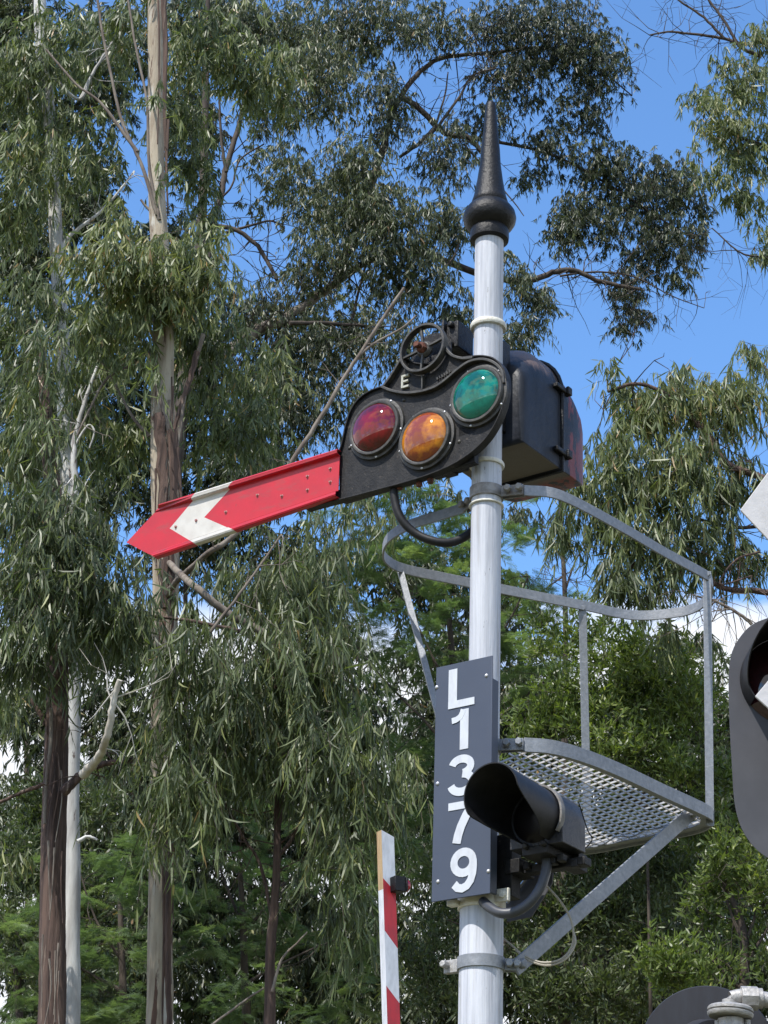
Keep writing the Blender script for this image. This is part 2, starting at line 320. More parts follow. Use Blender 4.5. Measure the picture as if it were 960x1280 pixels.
# ---- semaphore blade
VB = VP-.014
TR, BR, TLp, BLp, TIP = [np.array(pl([p], VB)[0]) for p in ((425.5, 564), (424.5, 621), (202, 633), (196, 698), (158.5, 681.5))]
zz = lambda f, k: None
def edge(u, top):                     # z of top / bottom edge at u
    a, b = (TLp, TR) if top else (BLp, BR); t = (u-a[0])/(b[0]-a[0]); return a[1]+(b[1]-a[1])*t
prof = [(0, -.024), (0, -.026), (0.0, -.022), (.10, -.006), (.14, 0), (.5, 0), (.84, 0), (.88, -.004), (.90, -.011), (.96, -.014), (1.0, -.013), (1.0, .004)]
prof = [(0, .004), (.0, -.017), (.03, -.020), (.075, -.018), (.085, -.005), (.095, 0), (.5, 0), (.87, 0), (.895, -.008), (.915, -.016), (.98, -.018), (1.0, -.016), (1.0, .004)]
cx = [pl([p], VB)[0] for p in ((248.3, 616.7), (295, 603), (255.7, 648.3), (296, 663.3), (246.7, 680), (212.7, 662.3))]
def b_out(w_): return cx[5][0]+(cx[0][0]-cx[5][0])*abs(w_-.5)*2 if w_ < .5 else cx[5][0]+(cx[4][0]-cx[5][0])*abs(w_-.5)*2
def b_in(w_): return cx[2][0]+(cx[1][0]-cx[2][0])*abs(w_-.5)*2 if w_ < .5 else cx[2][0]+(cx[3][0]-cx[2][0])*abs(w_-.5)*2
um = TIP[0]; ue = (TLp[0]+BLp[0])/2
def b_tip(w_): return um+(ue-um)*(abs(w_-.5)*2)
mb = MB(); cols_ = [b_tip, b_out, b_in, lambda w_: TR[0]]
G = []
for w_, d in prof:
    row = []
    for ci in range(4):
        u = cols_[ci](w_); zt_, zb_ = edge(u, True), edge(u, False)
        row.append((u, VB+d*(0.15 if ci == 0 and 0.02 < w_ < 0.98 else 1), zt_+(zb_-zt_)*w_))
    G.append(row)
for j in range(len(prof)-1):
    for ci in range(3): mb.add([G[j][ci], G[j][ci+1], G[j+1][ci+1], G[j+1][ci]], [(0, 1, 2, 3)], 1 if ci == 1 else 0)
o = mb.build('semaphore_arm', [MT['red'], MT['whitee']], sig, smooth=0); m_ = o.modifiers.new('s', 'SOLIDIFY'); m_.thickness = .003; m_.offset = -1
# weld coincident verts via modifier for clean shading
m_ = o.modifiers.new('w', 'WELD'); m_.merge_threshold = .0002
arm = o; tag(arm, 'red semaphore arm with white chevron and pointed end')
rvm = mat('rivet_red', (.36, .16, .15), .5)
for x, y in ((220.5, 659), (246, 651), (283, 640.5), (322.5, 619.5), (353, 620.5), (385, 596), (385, 613), (413.5, 586.5), (413.5, 603)):
    mb = MB(); u, z = pl([(x, y)], VB)[0]; mb.rivet((u, VB, z), (0, -1, 0), .0085); mb.bolt((u, VB-.004, z), (0, -1, 0), .005, .006)
    mb.build('rivet', rvm, arm)
# ---- hose below plate
mb = MB(); hp = [(*S(494, 600, VP+.02),), (*S(493, 622, VP+.02),), (*S(501, 648, VP+.03),), (*S(520, 667, VP+.06),), (*S(545, 677, VP+.09),), (*S(568, 677, VP+.13),), (*S(590, 664, VP+.18),), (*S(600, 645, VP+.23),)]
mb.tube(spline(hp, 8), .0165, 14); tag(mb.build('hose', MT['rubber'], sig), 'black rubber cable hose looping under the plate')
# ---- mechanism box behind the mast: barrel-topped, axis along v
v0, v1, v2 = .075, .36, .60
ur = S(652, 551, v0)[0]; zlo = S(652, 551, v0)[2]; wbx = .17; uc = ur-wbx
zsh = S(652, 466, v0)[2]+.035
def sect(v, inset=0, drop=0, n=14):
    w_ = wbx-inset; pts = [(uc-w_, v, zlo+inset), (uc+w_, v, zlo+inset)]
    for i in range(n+1):
        q = math.pi*i/n; pts.append((uc+w_*math.cos(q), v, zsh-drop*.45+(wbx*1.10-inset-drop*.6)*math.sin(q)))
    return pts
mb = MB(); secs = [sect(v0, .02, .15), sect(v0+.008, .006, .13), sect(v0+.02, 0, .12), sect(v0+.06, 0, .075), sect(v0+.11, 0, .03), sect(v0+.17, 0, 0), sect(v1-.012), sect(v1-.010, .007), sect(v1-.002, .007), sect(v1, 0), sect(v1+.07, .001, .02), sect(v1+.13, .004, .06), sect(v1+.18, .012, .11), sect(v2-.02, .03, .15), sect(v2, .05, .19), sect(v2+.01, .08, .22)]
ns = len(secs[0]); vs_ = [p for s2 in secs for p in s2]
fs_ = [(i*ns+k, i*ns+(k+1) % ns, (i+1)*ns+(k+1) % ns, (i+1)*ns+k) for i in range(len(secs)-1) for k in range(ns)]+[tuple(range(ns))[::-1], tuple((len(secs)-1)*ns+k for k in range(ns))]
mb.add(vs_, fs_)
# box paint: black with a brown weathered crown and red oxide patches on the door side
bm_ = MT['box']; nt = bm_.node_tree; N = nt.nodes; L = nt.links; b = N['Principled BSDF']
src = b.inputs['Base Color'].links[0].from_socket; tc = N.new('ShaderNodeTexCoord'); sx = N.new('ShaderNodeSeparateXYZ'); L.new(tc.outputs['Object'], sx.inputs[0])
def nmr(a, f0, f1, t0=0, t1=1):
    r = N.new('ShaderNodeMapRange'); L.new(a, r.inputs[0])
    for i, q in enumerate((f0, f1, t0, t1)): r.inputs[i+1].default_value = q
    return r.outputs[0]
def nm(op, a, b2):
    r = N.new('ShaderNodeMath'); r.operation = op
    for i, q in enumerate((a, b2)):
        if isinstance(q, (int, float)): r.inputs[i].default_value = q
        else: L.new(q, r.inputs[i])
    return r.outputs[0]
def nno(scale, loc=(0, 0, 0)):
    mp = N.new('ShaderNodeMapping'); mp.inputs['Scale'].default_value = scale; mp.inputs['Location'].default_value = loc; L.new(tc.outputs['Object'], mp.inputs[0])
    n_ = N.new('ShaderNodeTexNoise'); n_.inputs['Scale'].default_value = 1; n_.inputs['Detail'].default_value = 8; n_.inputs['Roughness'].default_value = .65; L.new(mp.outputs[0], n_.inputs['Vector']); return n_.outputs[0]
def nmix(f, a, c):
    x = N.new('ShaderNodeMix'); x.data_type = 'RGBA'; L.new(f, x.inputs[0]); L.new(a, x.inputs[6]); x.inputs[7].default_value = (*c, 1); return x.outputs[2]
crown = nmr(nm('ADD', nno((10, 30, 10)), nmr(sx.outputs[2], zsh-.04, zsh+.14, -.30, .30)), .46, .66)
c1 = nmix(crown, src, (.12, .085, .072))
redm = nmr(nm('ADD', nno((26, 22, 6), (1, 4, 2)), nmr(sx.outputs[1], v1+.0, v1+.06, -.6, .075)), .53, .56)
c2 = nmix(redm, c1, (.17, .035, .03)); 
under = nmr(sx.outputs[2], zlo+.002, zlo+.0005)  # bounce light from the ground painted into the underside as paler brown
c3 = nmix(under, c2, (.11, .095, .08)); L.new(c3, b.inputs['Base Color'])
bx_ = mb.build('mechanism_box', bm_, sig, smooth=35, bevel=.004); tag(bx_, 'black mechanism box with rounded top and flaking red oxide door')
# latches + door seam rod
for y in (487, 566):
    mb = MB(); z = S(706, y, v1)[2]; mb.box((ur+.010, v1-.005, z), (.022, .105, .020)); mb.box((ur+.022, v1+.028, z+.004), (.014, .03, .034))
    mb.build('latch', MT['black'], bx_, bevel=.004)
mb = MB(); s3 = sect(v1+.004, -.006); mb.tube([s3[0]]+[s3[1]]+s3[2:-1]+[s3[-1]], .009, 8)
mb.build('door_seam', MT['black'], bx_)
for c_, s_c in (((uc+.05, .06, zsh+.02), (.10, .09, .20)), ((uc+.02, .05, zlo+.09), (.16, .08, .08))): mb = MB(); mb.box(c_, s_c); mb.build('drive_bracket', MT['black'], sig, bevel=.006)
# ================================================================ platform and handrail
zr = zm(618); zf = zm(934)
def hp2(pts, z): return [H(x, y, z) for x, y in pts]
rail = hp2([(655, 613), (700, 619), (770, 655), (830, 690), (876, 715)], zr)+hp2([(888, 724), (889, 740), (874, 757), (845, 766), (790, 769), (730, 757), (630, 737), (560, 723), (505, 711), (484, 700), (479, 688), (486, 672), (510, 657), (545, 646), (582, 634)], zr)
mb = MB(); mb.ribbon(spline(rail, 6), (0, 0, 1), .042, .008)
handr = mb.build('handrail', MT['galv'], sig, bevel=.001); tag(handr, 'galvanised flat bar handrail hoop behind the mast')
def clamp(z, r0, h, m, ends, name='rail_clamp', lab=None):
    mb = MB(); mb.lathe([(r0, z-h/2), (r0+.007, z-h/2), (r0+.007, z+h/2), (r0, z+h/2)], n=48)
    for p in ends:
        p = np.array(p, float); d = p.copy(); d[2] = 0; d /= np.linalg.norm(d); side = np.array([-d[1], d[0], 0]); a_ = d*(r0+.002)+np.array([0, 0, z]); 
        for sg in (-1, 1): mb.ribbon([a_+side*sg*.014, a_+d*.03+side*sg*.012, np.array([p[0], p[1], z])+side*sg*.008], (0, 0, 1), h*.95, .007)
        L_ = np.linalg.norm(p[:2])-r0
        for f in (.35, .85): c = a_+d*L_*f; mb.tube([c-side*.034, c+side*.034], .0085, 8); mb.bolt(c-side*.03, -side, .015, .016); mb.bolt(c+side*.022, side, .015, .014)
    o = mb.build(name, m, sig, bevel=.001); 
    if lab: o['label'] = lab
clamp(zr, r1, .045, MT['galv_dark'], [rail[0], rail[-1]], lab='brown stained clamp holding the handrail to the mast')
# floor frame: ring of flat bar on edge
fr_px = [(655, 931), (690, 934), (730, 945), (775, 963), (830, 989), (884, 1014), (889, 1022), (884, 1029), (860, 1037), (800, 1048), (735, 1060), (690, 1057), (640, 1047), (590, 1030), (562, 1015), (556, 1000), (565, 985), (590, 962)]
fr = hp2(fr_px, zf)
mb = MB(); fpath = spline(fr, 6); mb.ribbon(fpath, (0, 0, 1), .052, .008)
inn = []
for i, p in enumerate(fpath):                      # inner lip of the angle frame
    t = fpath[min(i+1, len(fpath)-1)]-fpath[max(i-1, 0)]; nn = np.cross([0, 0, 1], t); nn /= np.linalg.norm(nn); inn.append(p+nn*.022+np.array([0, 0, -.012]))
wd = []
for i in range(len(inn)):
    t = inn[min(i+1, len(inn)-1)]-inn[max(i-1, 0)]; nn = np.cross([0, 0, 1], t); wd.append(nn/np.linalg.norm(nn))
mb.ribbon(inn, wd, .04, .005)
mb.build('platform_frame', MT['galv'], sig, bevel=.001)['label'] = 'galvanised angle frame round the standing platform'
clamp(zf, r1, .045, MT['galv'], [fr[0], fr[-1]], lab='galvanised clamp holding the platform to the mast')
# expanded metal floor
cen_ = np.mean([p[:2] for p in fpath], 0); poly = [tuple(cen_+(p[:2]-cen_)*(1-.024/max(.05, np.linalg.norm(p[:2]-cen_)))) for p in fpath]
def inside(x, y):
    c = False; j = len(poly)-1
    for i in range(len(poly)):
        if (poly[i][1] > y) != (poly[j][1] > y) and x < (poly[j][0]-poly[i][0])*(y-poly[i][1])/(poly[j][1]-poly[i][1])+poly[i][0]: c = not c
        j = i
    return c
mb = MB(); hx, py_ = .023, .033
e1 = np.array([UD[0], VD[0]]); e1 = np.array([math.cos(A), math.sin(A)]); e2 = np.array([-e1[1], e1[0]])
for j in range(-40, 80):
    for i in range(-80, 80):
        sg_ = .5 if (i+j) % 2 else -.5
        P0 = e1*i*hx+e2*(j+sg_)*py_; P1 = e1*(i+1)*hx+e2*(j-sg_)*py_; mid = (P0+P1)/2
        if -1.2 < mid[0] < 1 and -.1 < mid[1] < 1.6 and inside(*mid):
            mb.ribbon([np.array([*P0, zf-.004]), np.array([*P1, zf-.004])], np.array([e2[0]*.5, e2[1]*.5, 1.0]), .009, .003)
mb.build('mesh_floor', mat('zinc_mesh', (.50, .49, .47), .5, .2, var=(.38, .36, .33), scale=(30, 30, 30)), sig, smooth=0)['label'] = 'expanded metal mesh floor of the platform'
# curled tabs on the far edge
mb = MB(); cp = [H(x, y, zf-.012) for x, y in ((733, 1053), (752, 1056), (770, 1046), (790, 1046), (806, 1038), (826, 1035), (846, 1027))]
mb.ribbon(spline(cp, 5), (e2[0], e2[1], .3), .035, .004); mb.build('floor_clip', MT['galv'], sig)
# uprights
def up(a, b, w_=.032, name='upright'):
    mb = MB(); a, b = np.array(a), np.array(b); ax = b-a; side = np.cross(ax, [VD@np.array([0, 1, 0]), 0, 0]) ; 
    wv = np.array([UD[0], VD[0], 0.0]); mb.ribbon([a, b], wv, w_, .008); d = np.cross(ax, wv); d /= np.linalg.norm(d)
    mb.bolt(a+ax*.012-d*.004, -d if d[1] > 0 else d, .013, .014); o = mb.build(name, MT['galv'], sig, bevel=.001); return o
c1_ = H(884, 720, zr); c1b = H(887, 1020, zf); up(c1_+np.array([.0, .0, .02]), np.array([c1b[0], c1b[1], zf-.04]))
c2_ = H(728, 757, zr); c2b = H(735, 1059, zf); up(c2_, np.array([c2b[0], c2b[1], zf-.02]))
c3_ = H(500, 712, zr); c3b = H(574, 985, zf); mb = MB(); mb.tube([c3_, np.array([c3b[0], c3b[1], zf-.02])], .0165, 4); mb.build('upright', MT['galv'], sig, smooth=0)
# brace
mb = MB(); zbr = zm(1206); zt_ = zf-.01
b0 = H(648, 1207, zbr); b1 = H(868, 1013, zf+.02); ax = b1-b0; ax /= np.linalg.norm(ax); cv = np.array([M[0], M[1], 0]) ; view = np.array([-(UD@(M-CAM*[1,1,0])), -(VD@(M-CAM*[1,1,0])), -2.5]); view /= np.linalg.norm(view)
nrm = np.array([ax[1], -ax[0], 0]); nrm /= np.linalg.norm(nrm); nrm = nrm if nrm@view > 0 else -nrm
wv = np.cross(ax, nrm); mb.ribbon([b0-ax*.02, b1+ax*.015], wv, .055, .010)
for p in (b0+ax*.012, b1-ax*.03): mb.bolt(p+nrm*.004, nrm, .018, .018)
mb.build('brace', MT['galv'], sig, bevel=.002)['label'] = 'long galvanised diagonal brace under the platform'
clamp(zbr, r2, .042, MT['galv'], [b0], lab='galvanised clamp on the wide lower part of the mast')
mb = MB(); q = R_(205); mb.box((-r2-.03, -.02, zbr), (.055, .02, .045)); mb.bolt((-r2-.045, -.03, zbr+.005), (0, -1, 0), .014, .03); mb.build('clamp_lug', MT['cast_grey'], sig, bevel=.002)
# white collar below the sign
mb = MB(); zc = zm(1131); mb.lathe([(r2, zc-.02), (r2+.008, zc-.02), (r2+.008, zc+.02), (r2, zc+.02)], n=48); mb.box((r2+.02, -.03, zc+.012), (.07, .014, .045)); mb.bolt((r2+.035, -.036, zc+.012), (0, -1, 0), .014, .014)
mb.box((-r2+.01, -r2, zc-.005), (.04, .03, .02)); mb.build('clamp_band', MT['cream'], sig, bevel=.002)['label'] = 'white painted collar under the number sign'
# gusset + stray wires
mb = MB(); gp = [(632, 1130), (676, 1074), (693, 1064), (690, 1104), (664, 1146), (634, 1152)]; mb.prism([(S(x, y, .14)[0], S(x, y, .14)[2]) for x, y in gp], .14, .146)
mb.build('gusset', MT['board'], sig)
mb = MB(); mb.tube([S(634, 1129, .13), S(676, 1074, .13)], .005, 6); mb.build('gusset_edge', MT['alu'], sig)  # pale rod added to draw the bright edge of the gusset panel
mb = MB(); mb.tube(spline([S(x, y, v) for x, y, v in ((684, 1108, .12), (700, 1126, .14), (713, 1148, .16), (717, 1172, .16), (711, 1190, .15), (697, 1201, .13), (676, 1203, .12), (656, 1195, .1), (640, 1182, .09), (627, 1171, .08))], 6), .0042, 6)
mb.tube(spline([S(x, y, v) for x, y, v in ((717, 1165, .15), (719, 1180, .15), (707, 1199, .13), (684, 1207, .12), (660, 1200, .1), (645, 1188, .09))], 6), .0036, 6)
mb.build('loose_wire', MT['wire'], sig)
# ================================================================ number sign
VN = -.125
sign = thing('number_sign', M, 'grey vertical number plate reading L1379 on the white mast', 'sign', rz=-A)
sc_ = [S(x, y, VN) for x, y in ((541.5, 836), (613, 820), (616.5, 1114), (544.5, 1129.5))]
ul = (sc_[0][0]+sc_[3][0])/2; ur_ = (sc_[1][0]+sc_[2][0])/2; ztp = (sc_[0][2]+sc_[1][2])/2; zbt = (sc_[2][2]+sc_[3][2])/2
mb = MB(); mb.box(((ul+ur_)/2, VN, (ztp+zbt)/2), (ur_-ul, .006, ztp-zbt)); pln = mb.build('plate', MT['signgrey'], sign, bevel=.0015)
def arc(cx_, cz_, rx, rz, a0, a1, n=22): return [(cx_+rx*math.cos(R_(a0+(a1-a0)*i/n)), cz_+rz*math.sin(R_(a0+(a1-a0)*i/n))) for i in range(n+1)]
def stroke(mb, pts, w_, c, closed=False, d=.002):
    N_ = len(pts); lf, rt_ = [], []
    for i in range(N_):
        a = np.array(pts[(i-1) % N_ if closed else max(i-1, 0)]); b = np.array(pts[(i+1) % N_ if closed else min(i+1, N_-1)]); t = b-a; t /= np.linalg.norm(t); n_ = np.array([-t[1], t[0]])*w_/2; p = np.array(pts[i])
        lf.append(p+n_); rt_.append(p-n_)
    m = N_ if closed else N_-1
    for i in range(m):
        k = (i+1) % N_; q = [lf[i], lf[k], rt_[k], rt_[i]]
        mb.add([(c[0]+a, c[1], c[2]+b) for a, b in q]+[(c[0]+a, c[1]-d, c[2]+b) for a, b in q], [(4, 5, 6, 7), (0, 1, 5, 4), (2, 3, 7, 6), (0, 4, 7, 3), (1, 2, 6, 5)])
HG = S(577, 835, VN)[2]-S(577, 884, VN)[2]; h2 = HG/2; sw = .0315
GL = {'L': [([(-.036, h2), (-.036, -h2)], .036), ([(-.054, -h2+.0135), (.056, -h2+.0135)], .027)],
      '1': [([(.012, h2), (.012, -h2)], .035), ([(-.040, h2-.036), (-.022, h2-.034), (-.006, h2-.027), (.004, h2-.012), (.008, h2-.001)], .022)],
      '3': [(arc(-.002, h2-.0405, .0385, .0265, 168, -80), .029), (arc(-.001, -h2+.0465, .0435, .0325, 85, -168), .029)],
      '7': [([(-.056, h2-.0135), (.056, h2-.0135)], .027), ([(.042, h2-.020), (.018, h2-.052), (-.002, h2-.088), (-.014, h2-.120), (-.020, -h2)], .034)],
      '9': [(arc(0, h2-.0500, .0385, .0365, 0, 345), .029), ([(.0395, h2-.045), (.0405, h2-.068), (.038, h2-.092), (.030, h2-.116), (.015, h2-.133), (-.004, h2-.1400), (-.022, h2-.136), (-.036, h2-.122)], .029)]}
for ch, (x, y) in (('L', (577, 859)), ('1', (577, 912)), ('3', (577.5, 969)), ('7', (577.5, 1027.5)), ('9', (579.5, 1086.5))):
    c = S(x, y, VN-.0032); mb = MB()
    for k_, (pts, w_) in enumerate(GL[ch]): stroke(mb, pts, w_, c+np.array([0, -.0006*k_, 0]), closed=(ch == '9' and k_ == 0))
    o = mb.build('numeral', MT['sigwhite'], sign, smooth=0); o['label'] = 'white letter L' if ch == 'L' else 'white digit '+ch
each('rivet', MT['alu'], sign, [(lambda b_, q=c: b_.rivet(S(q[0], q[1], VN-.003), (0, -1, 0), .0075)) for c in ((546, 859), (608, 844.5), (547, 979.5), (547.5, 1102), (610.5, 1089))])
mb = MB(); mb.box((ur_-.022, VN+.034, (ztp+zbt)/2-.03), (.012, .060, (ztp-zbt)*.90)); mb.box((ul+.03, VN+.032, (ztp+zbt)/2), (.010, .05, (ztp-zbt)*.9))
for zq in (ztp-.12, (ztp+zbt)/2, zbt+.1): mb.box(((ul+ur_)/2, VN+.035, zq), (ur_-ul-.06, .045, .03))
mb.build('bracket', MT['signgrey'], sign, bevel=.002)
# ================================================================ marker lamp
lamp = thing('marker_lamp', M, 'black hooded marker lamp on a bracket beside the number sign', 'lamp', rz=-A)
ul_ = .272; zl = S(705, 1020, .03)[2]-.032
Rh = .100
mb = MB(); hs = 44; vsA = []; vb = -.09
for layer in (1, 0):
    for k in range(hs+1):
        q = R_(-150)+R_(300)*k/hs+math.pi/2   # cut away below
        rr = Rh-(0 if layer else .004); up_ = math.sin(q)        # 1 top, -1 bottom
        st_ = -.25+.42*math.cos(q); tq = min(1, max(0, (st_-up_)/(st_+1))); front = -.372+.23*(tq*tq*(3-2*tq))
        vsA += [(ul_+rr*math.cos(q), vb, zl+rr*math.sin(q)), (ul_+rr*1.06*math.cos(q), front, zl+.006+rr*1.06*math.sin(q))]
n_ = hs+1; fsA = []
for l in (0, 1):
    o_ = l*2*n_
    for k in range(hs): q4 = (o_+2*k, o_+2*k+2, o_+2*k+3, o_+2*k+1); fsA.append(q4 if l == 0 else q4[::-1])
for k in range(hs): fsA.append((2*k+1, 2*k+3, 2*n_+2*k+3, 2*n_+2*k+1))
for k in (0, hs): fsA.append((2*k, 2*k+1, 2*n_+2*k+1, 2*n_+2*k))
mb.add(vsA, fsA); mb.build('hood', MT['rubber'], lamp, smooth=60)['label'] = 'black cowl hood open to the left'
mb = MB()
def lsec(v, w_, h_, zc_=0, n=16):
    pts = [(ul_-w_, v, zl-h_+zc_), (ul_+w_, v, zl-h_+zc_)]
    for i in range(n+1): q = math.pi*i/n; pts.append((ul_+w_*math.cos(q), v, zl+zc_+.0+w_*math.sin(q)))
    return pts
secs = [lsec(-.092, .103, .10), lsec(.055, .103, .10), lsec(.07, .096, .095), lsec(.078, .075, .08)]; ns = len(secs[0])
mb.add([p for s2 in secs for p in s2], [(i*ns+k, i*ns+(k+1) % ns, (i+1)*ns+(k+1) % ns, (i+1)*ns+k) for i in range(len(secs)-1) for k in range(ns)]+[tuple(range(ns))[::-1], tuple((len(secs)-1)*ns+k for k in range(ns))])
mb.build('housing', MT['box2'] if 'box2' in MT else mat('lamp_black', (.010, .011, .015), .45, var=(.026, .027, .034), scale=(20, 20, 20), bump=.4, bscale=60), lamp, smooth=35, bevel=.003)
mb = MB(); rp = [(ul_+.1085*math.cos(R_(q)), -.098, zl+.1085*math.sin(R_(q))) for q in range(-35, 216, 6)]; mb.ribbon(rp, (0, 1, 0), .022, .007)
mb.build('hood_strap', MT['galv_dark'], lamp)
mb = MB(); mb.lathe([(.088, 0), (.075, .012), (.05, .02), (.0001, .024)], (ul_, -.093, zl), (0, -1, 0), 32); mb.build('lens', mat('dark_lens', (.008, .007, .008), .35, spec=.2), lamp, smooth=180)
mb = MB(); mb.box((ul_, .0, zl-.115), (.10, .20, .03)); mb.box((ul_-.02, .03, zl-.14), (.30, .045, .028)); mb.box((ul_-.14, .03, zl-.13), (.06, .1, .05)); mb.box((ul_+.05, .09, zl-.12), (.05, .06, .06)); mb.box((.09, .02, zl-.12), (.07, .06, .22))
for dx in (-.03, .04): mb.bolt((ul_+dx, -.10, zl-.10), (0, -1, 0), .012, .02)
for k in range(7): mb.box((ul_-.09+.03*k, rnd.uniform(-.03, .08), zl-.13-rnd.uniform(0, .02)), (.025, .03, .025))
mb.build('bracket', MT['plate'], lamp, bevel=.003)
mb = MB(); cp = [S(680, 1040, -.02), S(683, 1062, -.03), S(683, 1085, -.04), S(676, 1108, -.06), S(662, 1128, -.08), S(643, 1140, -.1), S(625, 1141, -.11), S(612, 1134, -.1), S(604, 1127, -.075)]
mb.tube(spline(cp, 8), .0175, 14); mb.lathe([(.02, -.02), (.026, -.02), (.028, .0), (.026, .02), (.02, .02)], cp[1], (0, .1, 1), 16); mb.build('conduit', MT['conduit'], lamp)['label'] = 'grey cable conduit curving down to the mast'
mb = MB(); mb.tube(spline([(ul_+.113, .0, zl+.06), (ul_+.116, .05, zl-.02), (ul_+.113, .085, zl-.05), (ul_+.05, .112, zl-.08)], 6), .0022, 5); mb.build('thin_cable', MT['rubber'], lamp)
# ================================================================ boom gate
YB = 14.0
base = W(489, 1280, YB); T = W(481.5, 1040, YB); Bm = base+(base-T)*((base[2]-.9)/(T[2]-base[2]))
boom = thing('boom_gate', (Bm[0], Bm[1], 0), 'raised red and white striped boom gate with small red lamp', 'boom gate')
ax = (T-Bm); LB = np.linalg.norm(ax); ax /= LB; yaw = R_(33); fu = np.array([math.cos(yaw), math.sin(yaw)*1, 0]); fu = fu-ax*(fu@ax); fu /= np.linalg.norm(fu); fv = np.cross(ax, fu)
BO = np.array([Bm[0], Bm[1], 0]); wf, wt = .098, .058
def bp(a, b, t): return Bm+ax*t+fu*a*wf/2+fv*b*wt/2-BO
s2 = pxm(T)*.95
mb = MB(); 
def stripe(a0, a1, t0a, t0b, t1a, t1b, mi):  # front face piece between slanted bounds
    pass
sgn = 1 if (fv@(CAM-T)) > 0 else -1
marks = [LB]; 
def tp(y): return LB-(y-1040)/ (np.linalg.norm(np.array([1.0]))*pxm(T)*.93)
mk = [(LB, LB-.035), (tp(1097), tp(1112)), (tp(1158), tp(1177)), (tp(1221), tp(1239))]; st = mk[3][0]-mk[2][0]
while mk[-1][0] > .6: mk.append((mk[-1][0]+st, mk[-1][1]+st))
mk.append((0, 0))
cfun = lambda i: (0, 1)[i % 2]
for i in range(len(mk)-1):
    mi = i % 2; (l0, r0_), (l1, r1_) = mk[i], mk[i+1]
    f = [bp(-1, sgn, l0), bp(1, sgn, r0_), bp(1, sgn, r1_), bp(-1, sgn, l1)]; bk = [bp(-1, -sgn, l0), bp(1, -sgn, r0_), bp(1, -sgn, r1_), bp(-1, -sgn, l1)]
    mb.add(f+bk, [(0, 1, 2, 3), (7, 6, 5, 4), (1, 5, 6, 2)], mi)
    if i == 0: mb.add(f+bk, [(0, 4, 5, 1)], 0)
tw = tp(1110)
mb.add([bp(-1, sgn, LB), bp(-1, -sgn, LB), bp(-1, -sgn, tw), bp(-1, sgn, tw)], [(0, 1, 2, 3)], 2)
mb.add([bp(-1, sgn, tw), bp(-1, -sgn, tw), bp(-1, -sgn, 0), bp(-1, sgn, 0)], [(0, 1, 2, 3)], 0)
bo = mb.build('boom', [MT['boomwhite'], MT['boomred'], MT['wood']], boom, smooth=0)
tl = tp(1104); mb = MB(); c = bp(1.0, sgn*1.9, tl); axs = (fu, fv, ax); mb.box(c, (.085, .07, .10), axs); mb.box(c+fu*.045, (.012, .09, .085), axs)
lb = mb.build('lamp_case', MT['black'], boom, bevel=.004)
mb = MB(); mb.lathe([(.042, 0), (.040, .02), (.028, .035), (.0001, .042)], c+fu*.05, fu, 20); mb.build('lamp_lens', lens_mat('red_lamp', (.35, .01, .025)), boom, smooth=180)['label'] = 'small red lamp lens near the boom tip'
mb = MB(); mb.box((0, .25, .45), (.45, .45, .9)); mb.box((0, .1, 1.05), (.3, .5, .35)); mb.tube([(-.2, 0, 1.0), (.2, 0, 1.0)], .09, 16); mb.build('gate_mechanism', MT['cast_grey'], boom, bevel=.01)
# ================================================================ level crossing signal on the right edge
YC = 6.6
pc = W(1075, 900, YC); PB = np.array([pc[0], YC+.12, 0])
def Wc(x, y, Y=YC): return W(x, y, Y)-PB
yaw = R_(12)
cs = thing('crossing_signal', PB, 'dark grey rounded signal backboard with black hooded lamp at the right edge', 'signal')
lb = [(978, 768), (958, 773), (940, 781), (926, 795), (915, 815), (911, 845), (912, 900), (915, 955), (918, 1000), (925, 1030), (938, 1053), (958, 1071), (985, 1080)]
rt = [(1010, 1078), (1035, 1060), (1052, 1030), (1058, 990), (1056, 930), (1054, 850), (1046, 805), (1030, 783), (1004, 770)]
bp_ = [Wc(p[0], p[1]) for p in spline([(*q, 0) for q in lb+rt], 4)]
mb = MB(); mb.prism([(p[0], p[2]) for p in bp_], 0-.12, .004-.12); mb.build('backboard', MT['board'], cs, bevel=0)
hc = Wc(985, 852); mb = MB(); hs = 40; vsA = []; rr0 = .155
for layer in (1, 0):
    for k in range(hs+1):
        q = R_(-35)+R_(250)*k/hs; rr = rr0-(0 if layer else .004); upz = math.sin(q)
        vsA += [(hc[0]+rr*math.cos(q), -.122, hc[2]+rr*upz), (hc[0]+rr*math.cos(q)*.97, -.122-.08-.16*max(0, upz+.3), hc[2]+rr*upz*.97-.0)]
n_ = hs+1; fsA = [q4 if l == 0 else q4[::-1] for l in (0, 1) for k in range(hs) for q4 in [(l*2*n_+2*k, l*2*n_+2*k+2, l*2*n_+2*k+3, l*2*n_+2*k+1)]]
for k in range(hs): fsA.append((2*k+1, 2*k+3, 2*n_+2*k+3, 2*n_+2*k+1))
mb.add(vsA, fsA); mb.build('hood', MT['rubber'], cs, smooth=60)
mb = MB(); mb.lathe([(.15, 0), (.14, .012), (.08, .03), (.0001, .038)], (hc[0], -.123, hc[2]), (0, -1, 0), 36); mb.build('lens', lens_mat('dark_red_lens', (.03, .005, .008)), cs, smooth=180)
mb = MB(); mb.tube([(0, 0, 0), (0, 0, Wc(1075, 500)[2])], .055, 24); mb.lathe([(.0001, .04), (.2, .04), (.2, 0)], n=24); mb.box((-.13, -.06, Wc(1000, 850)[2]), (.3, .06, .08)); mb.build('post', MT['galv'], cs)
